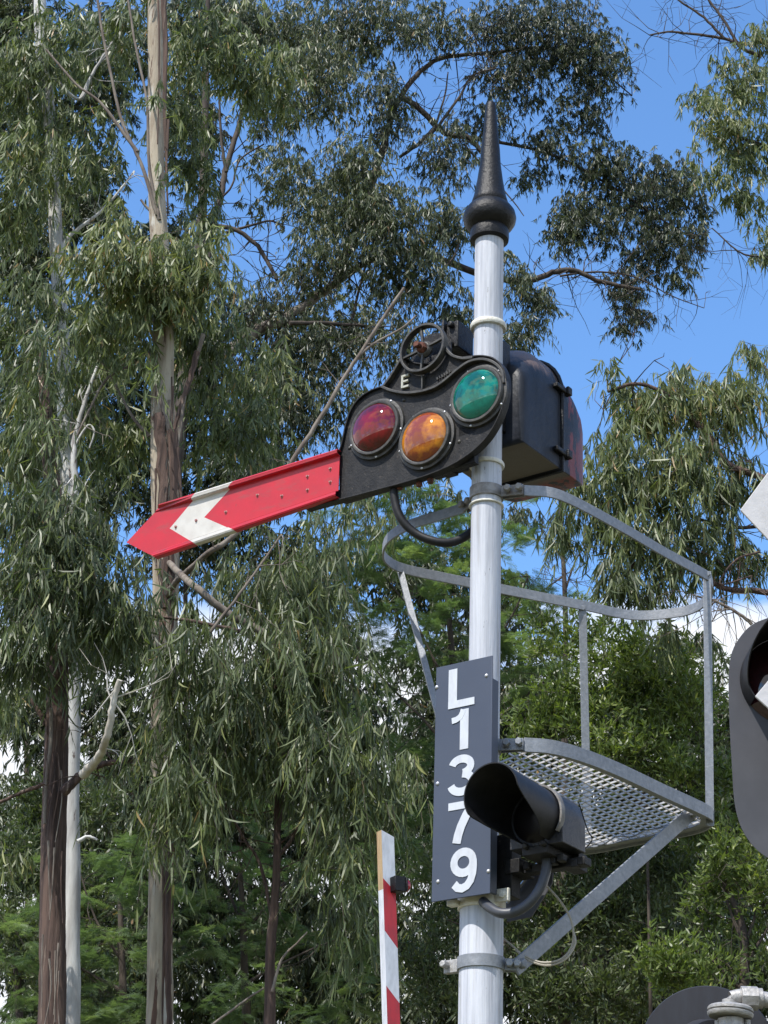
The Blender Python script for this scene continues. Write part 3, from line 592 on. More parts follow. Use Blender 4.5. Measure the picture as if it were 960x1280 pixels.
# crossbuck
YX = 6.25
cb = thing('crossing_sign', (PB[0], PB[1], PB[2]), 'white diagonal crossing sign boards cut off by the right edge', 'sign')
def Wx(x, y): return W(x, y, YX)-PB
c0 = Wx(1070, 752); mb = MB()
for (ex, ey, hw) in ((925.5, 637, 1), (945, 868, 1)):
    e = Wx(ex, ey)
    if ex < 930: ptsb = [(925.5, 637), (978, 560), (1215, 805), (1180, 900)]; pts_ = [Wx(925.5, 637), Wx(985, 556), Wx(1235, 830), Wx(1176, 905)]
    else: pts_ = [Wx(945, 868), Wx(1170, 600), Wx(1225, 650), Wx(1004, 922)]
    yv = e[1] if ex < 930 else e[1]+.012
    mb.prism([(p[0], p[2]) for p in pts_], c0[1]+(0 if ex < 930 else .014), c0[1]+(.010 if ex < 930 else .024))
mb.build('board', MT['crossw'], cb, bevel=.002)
mb = MB(); mb.box((-.02, c0[1]/2+.0, c0[2]), (.06, abs(c0[1]), .06)); mb.build('bracket', MT['galv'], cb)
# second crossing light seen from behind, bottom right
YD = 9.6
dc = W(884, 1317, YD); DB = np.array([W(1010, 1280, YD)[0], YD-.15, 0]); q0 = dc-DB
cl_ = thing('crossing_light', DB, 'back of a round black crossing light backboard with grey pipe fitting', 'crossing light')
mb = MB(); mb.lathe([(.0001, .0), (.292, .0), (.296, .004), (.292, .010), (.0001, .010)], (q0[0], q0[1], q0[2]), (.22, 1, .0), 64); mb.lathe([(.0001, -.12), (.12, -.12), (.15, 0)], (q0[0], q0[1], q0[2]), (-.1, 1, 0), 32)
mb.build('backboard', mat('blue_black', (.007, .008, .014), .55, var=(.014, .017, .026), scale=(20, 20, 3)), cl_, smooth=30)
def Wd(x, y, Y=YD-.2): return W(x, y, Y)-DB
fl_ = Wd(913, 1265); mb = MB(); mb.lathe([(.0001, -.022), (.092, -.022), (.098, -.014), (.098, -.004), (.09, 0), (.098, .004), (.098, .014), (.09, .022), (.04, .034), (.0001, .034)], fl_, (.06, 0, 1), 28)
el = spline([fl_+np.array([0, 0, .0]), fl_+np.array([0, 0, .05]), Wd(914, 1249), Wd(928, 1246), Wd(960, 1250), Wd(1010, 1256)], 6); mb.tube(el, .034, 16)
un = Wd(938, 1248); mb.tube([un-np.array([.04, 0, 0]), un+np.array([.03, 0, 0])], .052, 8); mb.tube([un+np.array([.03, 0, 0]), un+np.array([.05, 0, 0])], .045, 16)
tn = Wd(937, 1238); mb.lathe([(.026, -.03), (.026, .0), (.02, .012), (.0001, .018)], tn, (0, 0, 1), 14)
for x, y in ((897, 1276), (934, 1275), (915, 1278)): mb.lathe([(.014, -.035), (.014, 0)], Wd(x, y), (0, 0, 1), 10); mb.bolt(Wd(x, y)+np.array([0, 0, -.05]), (0, 0, 1), .022, .02)
mb.lathe([(.06, -.12), (.055, -.03)], fl_, (0, 0, 1), 20)
mb.build('pipe_fitting', MT['cast_grey'], cl_, bevel=.0)['label'] = 'grey cast flange and elbow pipe fitting'
mb = MB(); mb.tube([(0, 0, 0), (0, 0, el[-1][2]+.05)], .06, 20); mb.build('post', MT['galv'], cl_)
# ================================================================ trees
def leafmat(name, cols, rough=.42, trans=.28, tcol=None, spec=.5):
    m = bpy.data.materials.new(name); m.use_nodes = True; nt = m.node_tree; N = nt.nodes; L = nt.links; b = N['Principled BSDF']
    at = N.new('ShaderNodeAttribute'); at.attribute_name = 'tone'
    cr = N.new('ShaderNodeValToRGB'); L.new(at.outputs['Fac'], cr.inputs[0]); e = cr.color_ramp.elements
    while len(e) < len(cols): e.new(.5)
    for i, (p, c) in enumerate(cols): e[i].position = p; e[i].color = (*c, 1)
    L.new(cr.outputs[0], b.inputs['Base Color']); b.inputs['Roughness'].default_value = rough; b.inputs['Specular IOR Level'].default_value = spec
    t = N.new('ShaderNodeBsdfTranslucent'); h = N.new('ShaderNodeMixRGB'); h.blend_type = 'MULTIPLY'; h.inputs[0].default_value = 1; L.new(cr.outputs[0], h.inputs[1]); h.inputs[2].default_value = (*(tcol or (1.9, 2.1, .9)), 1)
    L.new(h.outputs[0], t.inputs[0]); mx = N.new('ShaderNodeMixShader'); mx.inputs[0].default_value = trans
    L.new(b.outputs[0], mx.inputs[1]); L.new(t.outputs[0], mx.inputs[2]); L.new(mx.outputs[0], N['Material Output'].inputs[0]); return m
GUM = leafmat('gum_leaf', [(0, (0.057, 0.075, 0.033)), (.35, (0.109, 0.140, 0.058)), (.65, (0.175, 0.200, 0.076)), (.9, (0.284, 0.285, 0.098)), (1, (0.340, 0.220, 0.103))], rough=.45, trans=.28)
GUMD = leafmat('gum_leaf_dark', [(0, (0.033, 0.044, 0.023)), (.4, (0.071, 0.092, 0.039)), (.75, (0.132, 0.150, 0.056)), (.93, (0.227, 0.210, 0.074)), (1, (0.246, 0.150, 0.066))], rough=.45, trans=.24)
WAT = leafmat('wattle_leaf', [(0, (0.066, 0.105, 0.058)), (.5, (0.128, 0.185, 0.103)), (1, (0.198, 0.250, 0.130))], rough=.65, trans=.32, spec=.25)
BRO = leafmat('glossy_leaf', [(0, (0.066, 0.095, 0.032)), (.5, (0.132, 0.180, 0.048)), (.85, (0.227, 0.270, 0.066)), (1, (0.302, 0.300, 0.093))], rough=.42, trans=.32)
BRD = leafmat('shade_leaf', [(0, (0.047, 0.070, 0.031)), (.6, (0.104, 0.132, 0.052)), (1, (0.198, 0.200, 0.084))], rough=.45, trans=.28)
def bark(name, base, var, sc_=(14, 14, 1.1), second=None, bump=.6, rough=.85, vf=(.40, .60)):
    return mat(name, base, rough, var=var, scale=sc_, vfac=vf, bump=bump, bsc=(sc_[0]*3, sc_[1]*3, sc_[2]*2), second=second, detail=8, spec=.3)
BK = {'pale': bark('pale_bark', (.60, .60, .58), (.33, .32, .31), (7, 7, 1.2), [((.12, .09, .08), (10, 10, 2.2), .62, .65), ((.24, .22, .21), (12, 12, .7), .58, .62)], .2, .7),
      'brown': bark('stringy_bark', (.13, .085, .068), (.055, .037, .032), (26, 26, 1.3), [((.27, .21, .17), (30, 30, 1.0), .60, .70)], 1.0),
      'tan': bark('peeling_bark', (.42, .37, .29), (.27, .22, .165), (14, 14, 1.6), [((.10, .060, .045), (12, 12, 1.0), .57, .60), ((.50, .48, .43), (8, 8, 1.2), .56, .62), ((.22, .16, .12), (30, 30, 6), .60, .70)], .6),
      'limb': bark('limb_bark', (.22, .19, .16), (.12, .095, .08), (12, 12, 4), None, .5),
      'dark': bark('dark_limb_bark', (.085, .068, .055), (.045, .035, .03), (12, 12, 4), None, .5),
      'white': bark('bare_limb_bark', (.56, .53, .48), (.40, .36, .31), (8, 8, 3), None, .3)}
def stations(base, d, side, L_, Wd_, curve, st=((.0, .0), (.28, .95), (.66, .8), (1, 0))):
    """lanceolate leaves: base (n,3), unit direction d, unit side; returns verts (n,6,3)"""
    n = len(base); nrm = np.cross(d, side); out = []
    for i, (t, w_) in enumerate(st):
        c = base+d*(L_*t)[:, None]+side*(L_*curve*(t*t))[:, None]
        if w_ == 0: out.append(c)
        else: hw = (Wd_*w_/2)[:, None]*side; out += [c-hw, c+hw]
    return np.stack(out, 1)
def unit(a): return a/(np.linalg.norm(a, axis=-1, keepdims=True)+1e-9)
def leaf_mesh(name, V, tone, m, parent, off, twigs=None, tm=None):
    n = len(V); base = (np.arange(n)*6)[:, None]
    lp = np.concatenate([base+np.array([[0, 1, 2]]), base+np.array([[1, 3, 4, 2]]), base+np.array([[3, 5, 4]])], 1).ravel()
    ls = np.tile([3, 4, 3], n); vv = V.reshape(-1, 3); tn = np.repeat(tone, 6); mi = np.zeros(len(ls), int)
    if twigs is not None and len(twigs):
        k = len(twigs); q = twigs.reshape(-1, 3); b0 = len(vv)+(np.arange(k)*4)[:, None]; vv = np.concatenate([vv, q]); tn = np.concatenate([tn, np.zeros(k*4)])
        lp = np.concatenate([lp, (b0+np.array([[0, 1, 2, 3]])).ravel()]); ls = np.concatenate([ls, np.full(k, 4)]); mi = np.concatenate([mi, np.ones(k, int)])
    return raw_mesh(name, vv, lp, ls, tn, mi, [m]+([tm] if tm else []), parent, off)
def raw_mesh(name, vv, lp, ls, tn, mi, mats, parent, off):
    me = bpy.data.meshes.new(name); me.vertices.add(len(vv)); me.vertices.foreach_set('co', (vv-np.array(off)).astype(np.float32).ravel())
    me.loops.add(len(lp)); me.loops.foreach_set('vertex_index', lp.astype(np.int32)); me.polygons.add(len(ls))
    me.polygons.foreach_set('loop_start', np.concatenate([[0], np.cumsum(ls)[:-1]]).astype(np.int32)); me.polygons.foreach_set('material_index', mi.astype(np.int32))
    a = me.attributes.new('tone', 'FLOAT', 'POINT'); a.data.foreach_set('value', tn.astype(np.float32))
    for m in mats: me.materials.append(m)
    me.update(calc_edges=True); o = bpy.data.objects.new(name, me); link(o, parent); return o
def pinball(n):                                   # points inside a unit ball, denser outwards
    v = unit(rng.normal(size=(n, 3))); return v*(rng.random((n, 1))**.42)
def blob(px_, py_, rx, ry, Y):
    c = W(px_, py_, Y); s_ = pxm(c); return c, np.array([rx/s_, (rx+ry)/2/s_*.9, ry/s_*1.02]), s_
def gum(blobs, Lf=.15, Wf=.022, twn=14, hang=.75, spray=.42, tone=(.15, .75), up=.0, wide=1.0, K=1.75, loose=.22):
    """drooping foliage: sprays of leaves hanging from arching twigs. blobs: (px, py, rx, ry, Y, cover[, tone shift])"""
    Vs, Ts, TW = [], [], []
    for bl in blobs:
        px_, py_, rx, ry, Y, cov = bl[:6]; sh = bl[6] if len(bl) > 6 else 0
        c, r, s_ = blob(px_, py_, rx, ry, Y); Wfe = Wf*.8; n = max(20, int(K*math.pi*rx*ry*cov/(Lf*s_*Wfe*s_*.62*.8)))
        # clumps inside the blob, sprays inside the clumps: leaves the gaps a crown has
        nc = max(4, int(n/(twn*6))); cl_ = c+pinball(nc)*r*.86; cr_ = rng.uniform(.16, .34, nc)*min(r)*1.6
        ct = rng.normal(0, .10, nc); cov_n = max(1, n//twn)
        ci = rng.integers(0, nc, cov_n); sp0 = cl_[ci]+pinball(cov_n)*cr_[ci][:, None]*np.array([1, 1, 1.15])
        out_ = unit(sp0-cl_[ci]+rng.normal(0, .25, (cov_n, 3))+np.array([0, 0, .35])); sl_ = rng.uniform(.5, 1.1, cov_n)*spray
        # twig: quadratic path out then falling
        p1 = sp0+out_*(sl_*.45)[:, None]; p2 = p1+out_*(sl_*.22)[:, None]*wide+np.array([0, 0, -1])*(sl_*hang)[:, None]
        for (a, b) in ((sp0, (sp0+2*p1+p2)/4), ((sp0+2*p1+p2)/4, p2)):
            sd_ = unit(np.cross(b-a, rng.normal(size=a.shape)))*.0022; TW.append(np.stack([a-sd_, a+sd_, b+sd_*.6, b-sd_*.6], 1))
        t = rng.random((cov_n, twn)); t = .15+.85*t
        P = ((1-t)**2)[..., None]*sp0[:, None]+(2*t*(1-t))[..., None]*p1[:, None]+(t*t)[..., None]*p2[:, None]
        P = P.reshape(-1, 3); m_ = len(P); dn = np.array([0, 0, -1.0])+rng.normal(0, loose, (m_, 3))*np.array([1, 1, .5])+np.repeat(out_, twn, 0)*.16+np.array([0, 0, up])
        fl = rng.random(m_) < .10; dn[fl] += rng.normal(0, .7, (fl.sum(), 3)); d = unit(dn); side = unit(np.cross(d, rng.normal(size=(m_, 3))))
        l_ = Lf*rng.uniform(.42, 1.2, m_); w_ = Wfe*rng.uniform(.65, 1.25, m_)
        Vs.append(stations(P, d, side, l_, w_, rng.normal(0, .24, m_)))
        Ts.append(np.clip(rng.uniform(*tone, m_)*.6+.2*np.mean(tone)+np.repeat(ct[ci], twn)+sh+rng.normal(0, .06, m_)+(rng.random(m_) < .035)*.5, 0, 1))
    return np.concatenate(Vs), np.concatenate(Ts), np.concatenate(TW)
def broad(blobs, Lf=.075, Wf=.018, tone=(.1, .8), upw=.25, twn=10):
    Vs, Ts, TW = [], [], []
    for bl in blobs:
        px_, py_, rx, ry, Y, cov = bl[:6]; sh = bl[6] if len(bl) > 6 else 0
        c, r, s_ = blob(px_, py_, rx, ry, Y); n = max(20, int(1.5*math.pi*rx*ry*cov/(Lf*s_*Wf*s_*.6*.75))); nc = max(4, int(n/130)); cl_ = c+pinball(nc)*r*.9; cr_ = rng.uniform(.12, .26, nc)*min(r)*1.6
        k = max(1, n//twn); ci = rng.integers(0, nc, k); sp0 = cl_[ci]+pinball(k)*cr_[ci][:, None]; ct = rng.normal(0, .13, nc)
        out_ = unit((sp0-cl_[ci])*3+rng.normal(0, .4, (k, 3))+np.array([0, 0, upw+.2])); sl_ = rng.uniform(.12, .30, k); b = sp0+out_*sl_[:, None]
        sd_ = unit(np.cross(b-sp0, rng.normal(size=b.shape)))*.002; TW.append(np.stack([sp0-sd_, sp0+sd_, b+sd_*.5, b-sd_*.5], 1))
        t = rng.random((k, twn)); P = (sp0[:, None]+(b-sp0)[:, None]*t[..., None]).reshape(-1, 3); m_ = len(P)
        d = unit(np.repeat(out_, twn, 0)*.7+rng.normal(0, .55, (m_, 3))+np.array([0, 0, upw])); side = unit(np.cross(d, rng.normal(size=(m_, 3))*.6+np.array([0, 0, 1])*.0+rng.normal(size=(m_, 3))*.4))
        Vs.append(stations(P, d, side, Lf*rng.uniform(.6, 1.2, m_), Wf*rng.uniform(.7, 1.25, m_), rng.normal(0, .1, m_)))
        Ts.append(np.clip(rng.uniform(*tone, m_)*.7+np.repeat(ct[ci], twn)+sh+(rng.random(m_) < .02)*.4, 0, 1))
    return np.concatenate(Vs), np.concatenate(Ts), np.concatenate(TW)
def feather(blobs, Lf=.15, pn=9, pw=.0055, pl_=.042, tone=(.2, .8)):
    """wattle: each frond a rachis with paired narrow pinnae, fronds gathered on sprays that lift and droop at the tip"""
    VV, TT = [], []
    for bl in blobs:
        px_, py_, rx, ry, Y, cov = bl[:6]; sh = bl[6] if len(bl) > 6 else 0
        c, r, s_ = blob(px_, py_, rx, ry, Y); n = max(30, int(1.5*math.pi*rx*ry*cov/(pn*2*pl_*pw*s_*s_*.75))); nc = max(4, int(n/45)); cl_ = c+pinball(nc)*r*.92; cd_ = unit(rng.normal(0, 1, (nc, 3))*np.array([1, 1, .35])+np.array([0, -.2, .15]))
        ci = rng.integers(0, nc, n); t = rng.random(n); ax_ = cd_[ci]; perp = unit(np.cross(ax_, [0, 0, 1.0])); sgn_ = np.where(rng.random(n) < .5, -1, 1)
        L0 = rng.uniform(.35, .6, nc)[ci]; P = cl_[ci]+ax_*(t*L0)[:, None]+np.array([0, 0, -1])*(t*t*L0*.35)[:, None]+rng.normal(0, .018, (n, 3))
        d = unit(ax_*.7+perp*(sgn_*.75)[:, None]+rng.normal(0, .22, (n, 3))+np.array([0, 0, -.12])); upn = unit(np.array([0, 0, 1.0])+rng.normal(0, .35, (n, 3))); sd_ = unit(np.cross(d, upn))
        fl = Lf*rng.uniform(.6, 1.15, n)*(1-.35*t); ct = rng.normal(0, .2, nc)[ci]; tone_ = np.clip(rng.uniform(*tone, n)*.6+.15+ct+sh, 0, 1)
        for k in range(pn):
            f = (k+.6)/pn; b = P+d*(fl*f)[:, None]+np.array([0, 0, -1])*(fl*f*f*.18)[:, None]; q = math.sin(math.pi*min(.98, f*.85+.15))**.7
            for sg in (-1, 1):
                pd = unit(sd_*sg+d*.42+rng.normal(0, .10, (n, 3))); e = b+pd*(pl_*q*(fl/Lf))[:, None]; wv = d*(pw/2)
                VV.append(np.stack([b-wv, b+wv, e+wv*.5, e-wv*.5], 1)); TT.append(np.repeat(tone_, 4))
        e = P+d*fl[:, None]; wv = sd_*.0015; VV.append(np.stack([P-wv, P+wv, e+wv, e-wv], 1)); TT.append(np.repeat(tone_, 4))
    V = np.concatenate(VV); return V.reshape(-1, 3), np.concatenate(TT)
def quad_mesh(name, v, tone, m, parent, off):
    n = len(v)//4; return raw_mesh(name, v, np.arange(n*4), np.full(n, 4), tone, np.zeros(n, int), [m], parent, off)
def limb(mb, pts, Y, r0, r1, k=5, n=8, jag=.14, mi=0, dY=0):
    """branch through picture points at distance Y (dY = how much farther its tip is); radii in picture px"""
    P = []
    for i, q in enumerate(pts):
        y_ = q[2] if len(q) > 2 else Y+dY*i/max(1, len(pts)-1); P.append(W(q[0], q[1], y_))
    P = spline(P, k); s_ = pxm(P[0]); N_ = len(P); rr = [(r0+(r1-r0)*(i/(N_-1))**.8)/s_ for i in range(N_)]
    P = [p+rng.normal(0, jag, 3)*r for p, r in zip(P, rr)]
    mb.tube(P, rr, n, mi); return P
def twiggy(mb, P, num, ln, r, mi=0, droop=-.2):      # short side twigs along a branch, forked once
    for _ in range(num):
        i = rng.integers(len(P)//4, len(P)); p = np.array(P[i]); d = unit(rng.normal(0, 1, 3)*np.array([1, .7, .8])+np.array([0, 0, droop])); l_ = ln*rng.uniform(.4, 1.2)
        q = [p]; 
        for j in range(4): d = unit(d+rng.normal(0, .28, 3)); q.append(q[-1]+d*l_/4)
        mb.tube(q, [r, r*.8, r*.6, r*.45, r*.25], 4, mi, cap=False)
        d2 = unit(d+rng.normal(0, .7, 3)); mb.tube([q[2], q[2]+d2*l_*.3, q[2]+unit(d2+rng.normal(0, .3, 3))*l_*.55], [r*.6, r*.4, r*.2], 4, mi, cap=False)
def trunk_to_ground(mb, pts, Y, rpx, rough=.05, k=8, n=20, flare=1.35, mi=0, seed=0):
    """pts picture points top to bottom, rpx their half widths; carried on down to the ground"""
    P = [W(x, y, Y) for x, y in pts]; rr = [r/pxm(p) for r, p in zip(rpx, P)]
    d = P[-1]-P[-2]; d = d/abs(d[2]); z = P[-1][2]; P.append(P[-1]+np.array([d[0]*.5, 0, -1])*z*.5); P.append(np.array([P[-1][0]+d[0]*z*.15, Y, -.1])); rr += [rr[-1]*1.1, rr[-1]*1.1*flare]
    Q = spline(P, k); t = np.linspace(0, len(rr)-1, len(Q)); r_ = np.interp(t, range(len(rr)), rr); vs = []; N_ = len(Q)
    ph = rng.uniform(0, 6, 6)
    for i, (p, r) in enumerate(zip(Q, r_)):
        for j in range(n):
            q = 2*math.pi*j/n; b = 1+rough*(math.sin(3*q+ph[0]+p[2]*.8)*.5+math.sin(7*q+ph[1]+p[2]*.5)*.5+rng.normal(0, .25)); vs.append((p[0]+r*b*math.cos(q), p[1]+r*b*math.sin(q), p[2]))
    mb.add(vs, [(i*n+j, (i+1)*n+j, (i+1)*n+(j+1) % n, i*n+(j+1) % n) for i in range(N_-1) for j in range(n)]+[tuple(range(n))], mi)
    return P[-1]
def tree(name, Y, label, cat='tree', group=None, x=None, pts=None, rpx=None, bk=None, rough=.05, extra=None, crown=None, n=20):
    mb = MB(); foot = trunk_to_ground(mb, pts, Y, rpx, rough, n=n); foot = np.array([foot[0], Y, 0])
    t = thing(name, foot, label, cat, group); 
    ms = bk if isinstance(bk, list) else [bk]
    if extra: extra(mb)
    mb.build('trunk', ms, t, smooth=60, off=foot); return t, foot
GR = 'gum trees standing beside the railway'
# ---- A: pale gum, far left
def ex(mb):
    P = limb(mb, [(72, 322), (84, 298), (105, 281), (125, 265), (148, 240), (168, 214)], 17.6, 3.2, 1.2); twiggy(mb, P, 10, .5, .006)
    P = limb(mb, [(52, 70), (75, 105), (100, 124), (112, 100), (124, 78), (150, 38), (160, 5)], 17.6, 2.6, 1.4); twiggy(mb, P, 8, .4, .006)
    P = limb(mb, [(100, 124), (120, 84), (146, 60), (172, 61)], 17.6, 2, 1); twiggy(mb, P, 6, .4, .005)
    P = limb(mb, [(96, 632), (94, 600), (92, 562), (98, 530), (107, 500), (121, 458)], 17.3, 5.5, 2.2); twiggy(mb, P, 6, .5, .006)
    P = limb(mb, [(94, 556), (110, 532), (118, 540), (112, 560)], 17.3, 2, 1)
    P = limb(mb, [(97, 1052), (110, 1046), (122, 1050)], 17.3, 3, 1.5)
t, f = tree('pale_gum_tree', 17.6, 'pale smooth-barked gum tree with white upswept bare limbs, close beside the stringy brown trunk', group=GR, pts=[(38, -260), (48, -60), (52, 60), (62, 150), (68, 260), (73, 345), (78, 440), (83, 560), (87, 700), (90, 870), (88, 1000), (89, 1090), (87, 1180), (86, 1290)],
            rpx=[6.5, 7.5, 8, 8, 8.5, 9, 9.5, 10, 10.5, 11, 11, 12, 13, 14], bk=BK['pale'], rough=.02, extra=ex)
V, T, TW = gum([(30, 90, 70, 80, 17.4, 2.6), (95, 190, 75, 70, 17.8, 1.9), (20, 230, 60, 90, 17.2, 2.6), (30, 400, 60, 80, 17.4, 2.4, -.05), (110, 60, 70, 60, 18.2, 2.0), (130, 420, 60, 60, 18.2, 2.0, .06), (25, 560, 60, 80, 17.6, 2.2, -.05), (120, 520, 60, 60, 18.4, 1.8, .08), (-10, 880, 40, 60, 18.6, 2)], Lf=.15, Wf=.021)
leaf_mesh('crown', V, T, GUM, t, f, TW, BK['dark'])
# ---- B: stringy brown gum
def ex(mb):
    P = limb(mb, [(104, 968, 15.55), (116, 956, 15.4), (126, 942, 15.2), (133, 922, 15.0), (139, 895, 14.9), (143, 872, 14.85), (149, 850, 14.8)], 15.6, 6.5, 3.4, n=10, mi=2); twiggy(mb, P, 5, .5, .006, 2)
    P = limb(mb, [(80, 990), (94, 975), (110, 962), (130, 955), (160, 950), (190, 940)], 15.8, 7, 2); twiggy(mb, P, 8, .6, .006)
    P = limb(mb, [(55, 980), (35, 988), (15, 996), (-15, 1010)], 16, 3, 2)
    P = limb(mb, [(58, 905), (45, 884), (34, 870)], 16, 4, 2)
    limb(mb, [(64, 885), (63, 930), (57, 985), (56, 1030)], 15.82, 2.4, 2, mi=1)
    for k in range(16):
        y0 = rng.uniform(860, 1250); x0 = rng.uniform(56, 80)-(y0-860)*.012; limb(mb, [(x0, y0), (x0+rng.normal(0, 2), y0+40), (x0-3+rng.normal(0, 3), y0+90)], 15.84, 1.4, .6, n=4, mi=int(rng.integers(0, 2)))
t, f = tree('stringybark_tree', 16.0, 'gum tree with rough reddish brown stringy trunk, far left in front of the pale one', group=GR, pts=[(46, 400), (52, 450), (58, 520), (66, 620), (70, 740), (71, 860), (69, 960), (66, 1060), (65, 1170), (64, 1290)], rpx=[1, 4, 8, 11, 12, 13.5, 15, 15.5, 16, 17], bk=[BK['brown'], BK['limb'], BK['white']], rough=.09, extra=ex, n=28)
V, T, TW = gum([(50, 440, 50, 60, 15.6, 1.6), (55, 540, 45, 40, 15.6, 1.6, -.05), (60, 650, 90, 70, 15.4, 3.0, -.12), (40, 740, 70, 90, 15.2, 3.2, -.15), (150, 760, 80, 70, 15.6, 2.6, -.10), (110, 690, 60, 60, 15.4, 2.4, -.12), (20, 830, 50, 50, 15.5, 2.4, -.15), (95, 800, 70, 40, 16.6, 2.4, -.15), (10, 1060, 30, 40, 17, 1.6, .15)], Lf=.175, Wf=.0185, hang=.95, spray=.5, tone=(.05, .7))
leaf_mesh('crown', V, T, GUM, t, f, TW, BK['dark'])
# ---- C: tan peeling gum
def ex(mb):
    Y = 16.8
    def strip(pts, r, mi=1, Yq=None): limb(mb, pts, Yq or Y-.22, r, r*.5, n=5, mi=mi, jag=.12)
    strip([(254, 418), (243, 455), (232, 490), (226, 530), (220, 575), (226, 620)], 3.2, 2); strip([(188, 465), (198, 490), (206, 525), (214, 570), (226, 640)], 3.4, 2)
    strip([(246, 440), (235, 480), (222, 520), (212, 560)], 4.5, 1); strip([(197, 520), (202, 560), (204, 620), (206, 690), (205, 760)], 8.5, 1); strip([(215, 540), (218, 600), (214, 680), (216, 760)], 7, 1)
    strip([(208, 560), (206, 600), (204, 640)], 3, 2); strip([(222, 560), (226, 620), (230, 690)], 3, 1); strip([(212, 1040), (211, 1100), (210, 1160), (210, 1200), (211, 1250), (212, 1300)], 6.5, 1); strip([(204, 1080), (205, 1160), (203, 1250), (204, 1310)], 2.2, 1); strip([(216, 1150), (213, 1158), (210, 1180), (214, 1230)], 3, 2); strip([(216, 1060), (215, 1100), (216, 1150)], 2.5, 1)
    strip([(205, 0), (207, 60), (206, 140), (208, 200)], 4, 1); strip([(198, -10), (199, 80), (197, 180)], 1.5, 1); strip([(210, 150), (208, 210), (210, 270)], 2.2, 1)
    for k in range(12):
        x0 = rng.uniform(190, 225); y0 = rng.uniform(470, 720); strip([(x0, y0), (x0+rng.normal(0, 3), y0+30), (x0+rng.normal(0, 5), y0+rng.uniform(50, 90))], rng.uniform(1, 2.2), int(rng.integers(1, 3)))
    P = limb(mb, [(196, 268), (180, 215), (165, 180), (152, 150), (140, 100), (126, 30), (120, -20)], 16.7, 2.6, 1.6, mi=2)
    P = limb(mb, [(172, 190), (150, 160), (125, 128), (95, 105), (58, 62)], 16.7, 2.6, 1.4, mi=2)
    P = limb(mb, [(200, 275), (186, 205), (184, 130), (170, 60), (160, 0)], 16.6, 2.2, 1.4, mi=2)
    P = limb(mb, [(186, 545), (165, 520), (150, 492), (138, 470)], 16.8, 2.5, 1.2, mi=2); P = limb(mb, [(188, 440), (160, 458), (130, 478), (96, 545)], 16.7, 2.4, 1.4, mi=2); twiggy(mb, P, 8, .5, .005, 2)
    P = limb(mb, [(198, 272), (186, 262), (176, 250)], 16.8, 2, 1.5, mi=2)
t, f = tree('peeling_gum_tree', 16.8, 'gum tree with straight tan trunk and long peeling strips of bark, behind the arm tip', group=GR, pts=[(205, -330), (200, -100), (195, 0), (195, 80), (195, 160), (196, 240), (201, 330), (204, 420), (203, 500), (204, 600), (207, 700), (205, 800), (203, 900), (202, 1000), (201, 1100), (200, 1200), (199, 1300)],
            rpx=[6, 9, 10, 10, 10, 10.5, 12, 13, 14.5, 16, 17, 16, 14.5, 14.5, 15, 16, 17], bk=[BK['tan'], BK['brown'], BK['limb']], rough=.03, extra=ex, n=26)
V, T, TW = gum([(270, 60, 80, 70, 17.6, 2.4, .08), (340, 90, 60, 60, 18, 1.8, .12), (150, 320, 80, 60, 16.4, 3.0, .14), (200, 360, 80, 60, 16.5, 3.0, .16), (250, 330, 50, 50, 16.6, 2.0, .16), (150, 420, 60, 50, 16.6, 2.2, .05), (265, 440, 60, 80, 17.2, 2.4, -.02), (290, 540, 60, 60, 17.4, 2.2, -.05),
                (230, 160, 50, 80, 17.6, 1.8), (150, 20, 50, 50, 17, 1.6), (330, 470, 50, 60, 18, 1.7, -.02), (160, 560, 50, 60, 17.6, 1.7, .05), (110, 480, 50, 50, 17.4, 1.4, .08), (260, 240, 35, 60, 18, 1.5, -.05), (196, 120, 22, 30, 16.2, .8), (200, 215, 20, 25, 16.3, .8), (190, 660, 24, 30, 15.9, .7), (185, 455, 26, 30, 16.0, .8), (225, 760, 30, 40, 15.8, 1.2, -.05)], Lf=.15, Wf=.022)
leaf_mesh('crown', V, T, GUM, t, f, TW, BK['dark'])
# ---- D: drooping foreground gum mass (centre left), its thin reddish trunk at x 340
def ex(mb):
    P = limb(mb, [(338, 1200), (345, 1120), (348, 1040), (352, 960), (345, 860), (330, 780)], 15.9, 5, 2.5); twiggy(mb, P, 14, .7, .006)
    P = limb(mb, [(345, 1075), (370, 1040), (385, 1010), (410, 990)], 15.9, 3, 1.5); P = limb(mb, [(340, 1150), (325, 1080), (300, 1040), (255, 950)], 15.9, 2.6, 1.2); twiggy(mb, P, 10, .6, .005)
    P = limb(mb, [(345, 860), (320, 800), (260, 780), (190, 770)], 15.6, 4, 2); P = limb(mb, [(204, 752, 16.7), (216, 733, 16.4), (232, 716, 16.0), (262, 690), (290, 672), (330, 625), (365, 576), (402, 520), (430, 472), (458, 430), (480, 396), (505, 360)], 15.6, 4.2, 2.0, mi=1); twiggy(mb, P, 16, .5, .005, 1)
    P = limb(mb, [(445, 448), (470, 428), (500, 412), (520, 395)], 15.6, 2, 1.2, mi=1); P = limb(mb, [(206, 700, 16.7), (222, 714, 16.3), (240, 731), (290, 770), (340, 800), (345, 860)], 15.7, 4, 5, mi=1)
    P = limb(mb, [(262, 790), (300, 742), (330, 700), (352, 668)], 15.5, 2.4, 1.2, mi=1); twiggy(mb, P, 8, .5, .005, 1)
    P = limb(mb, [(340, 1240), (352, 1200), (370, 1180), (384, 1165)], 15.7, 2, 1, mi=1); P = limb(mb, [(260, 1285), (300, 1255), (330, 1235)], 15.6, 1.8, 1.2, mi=1)
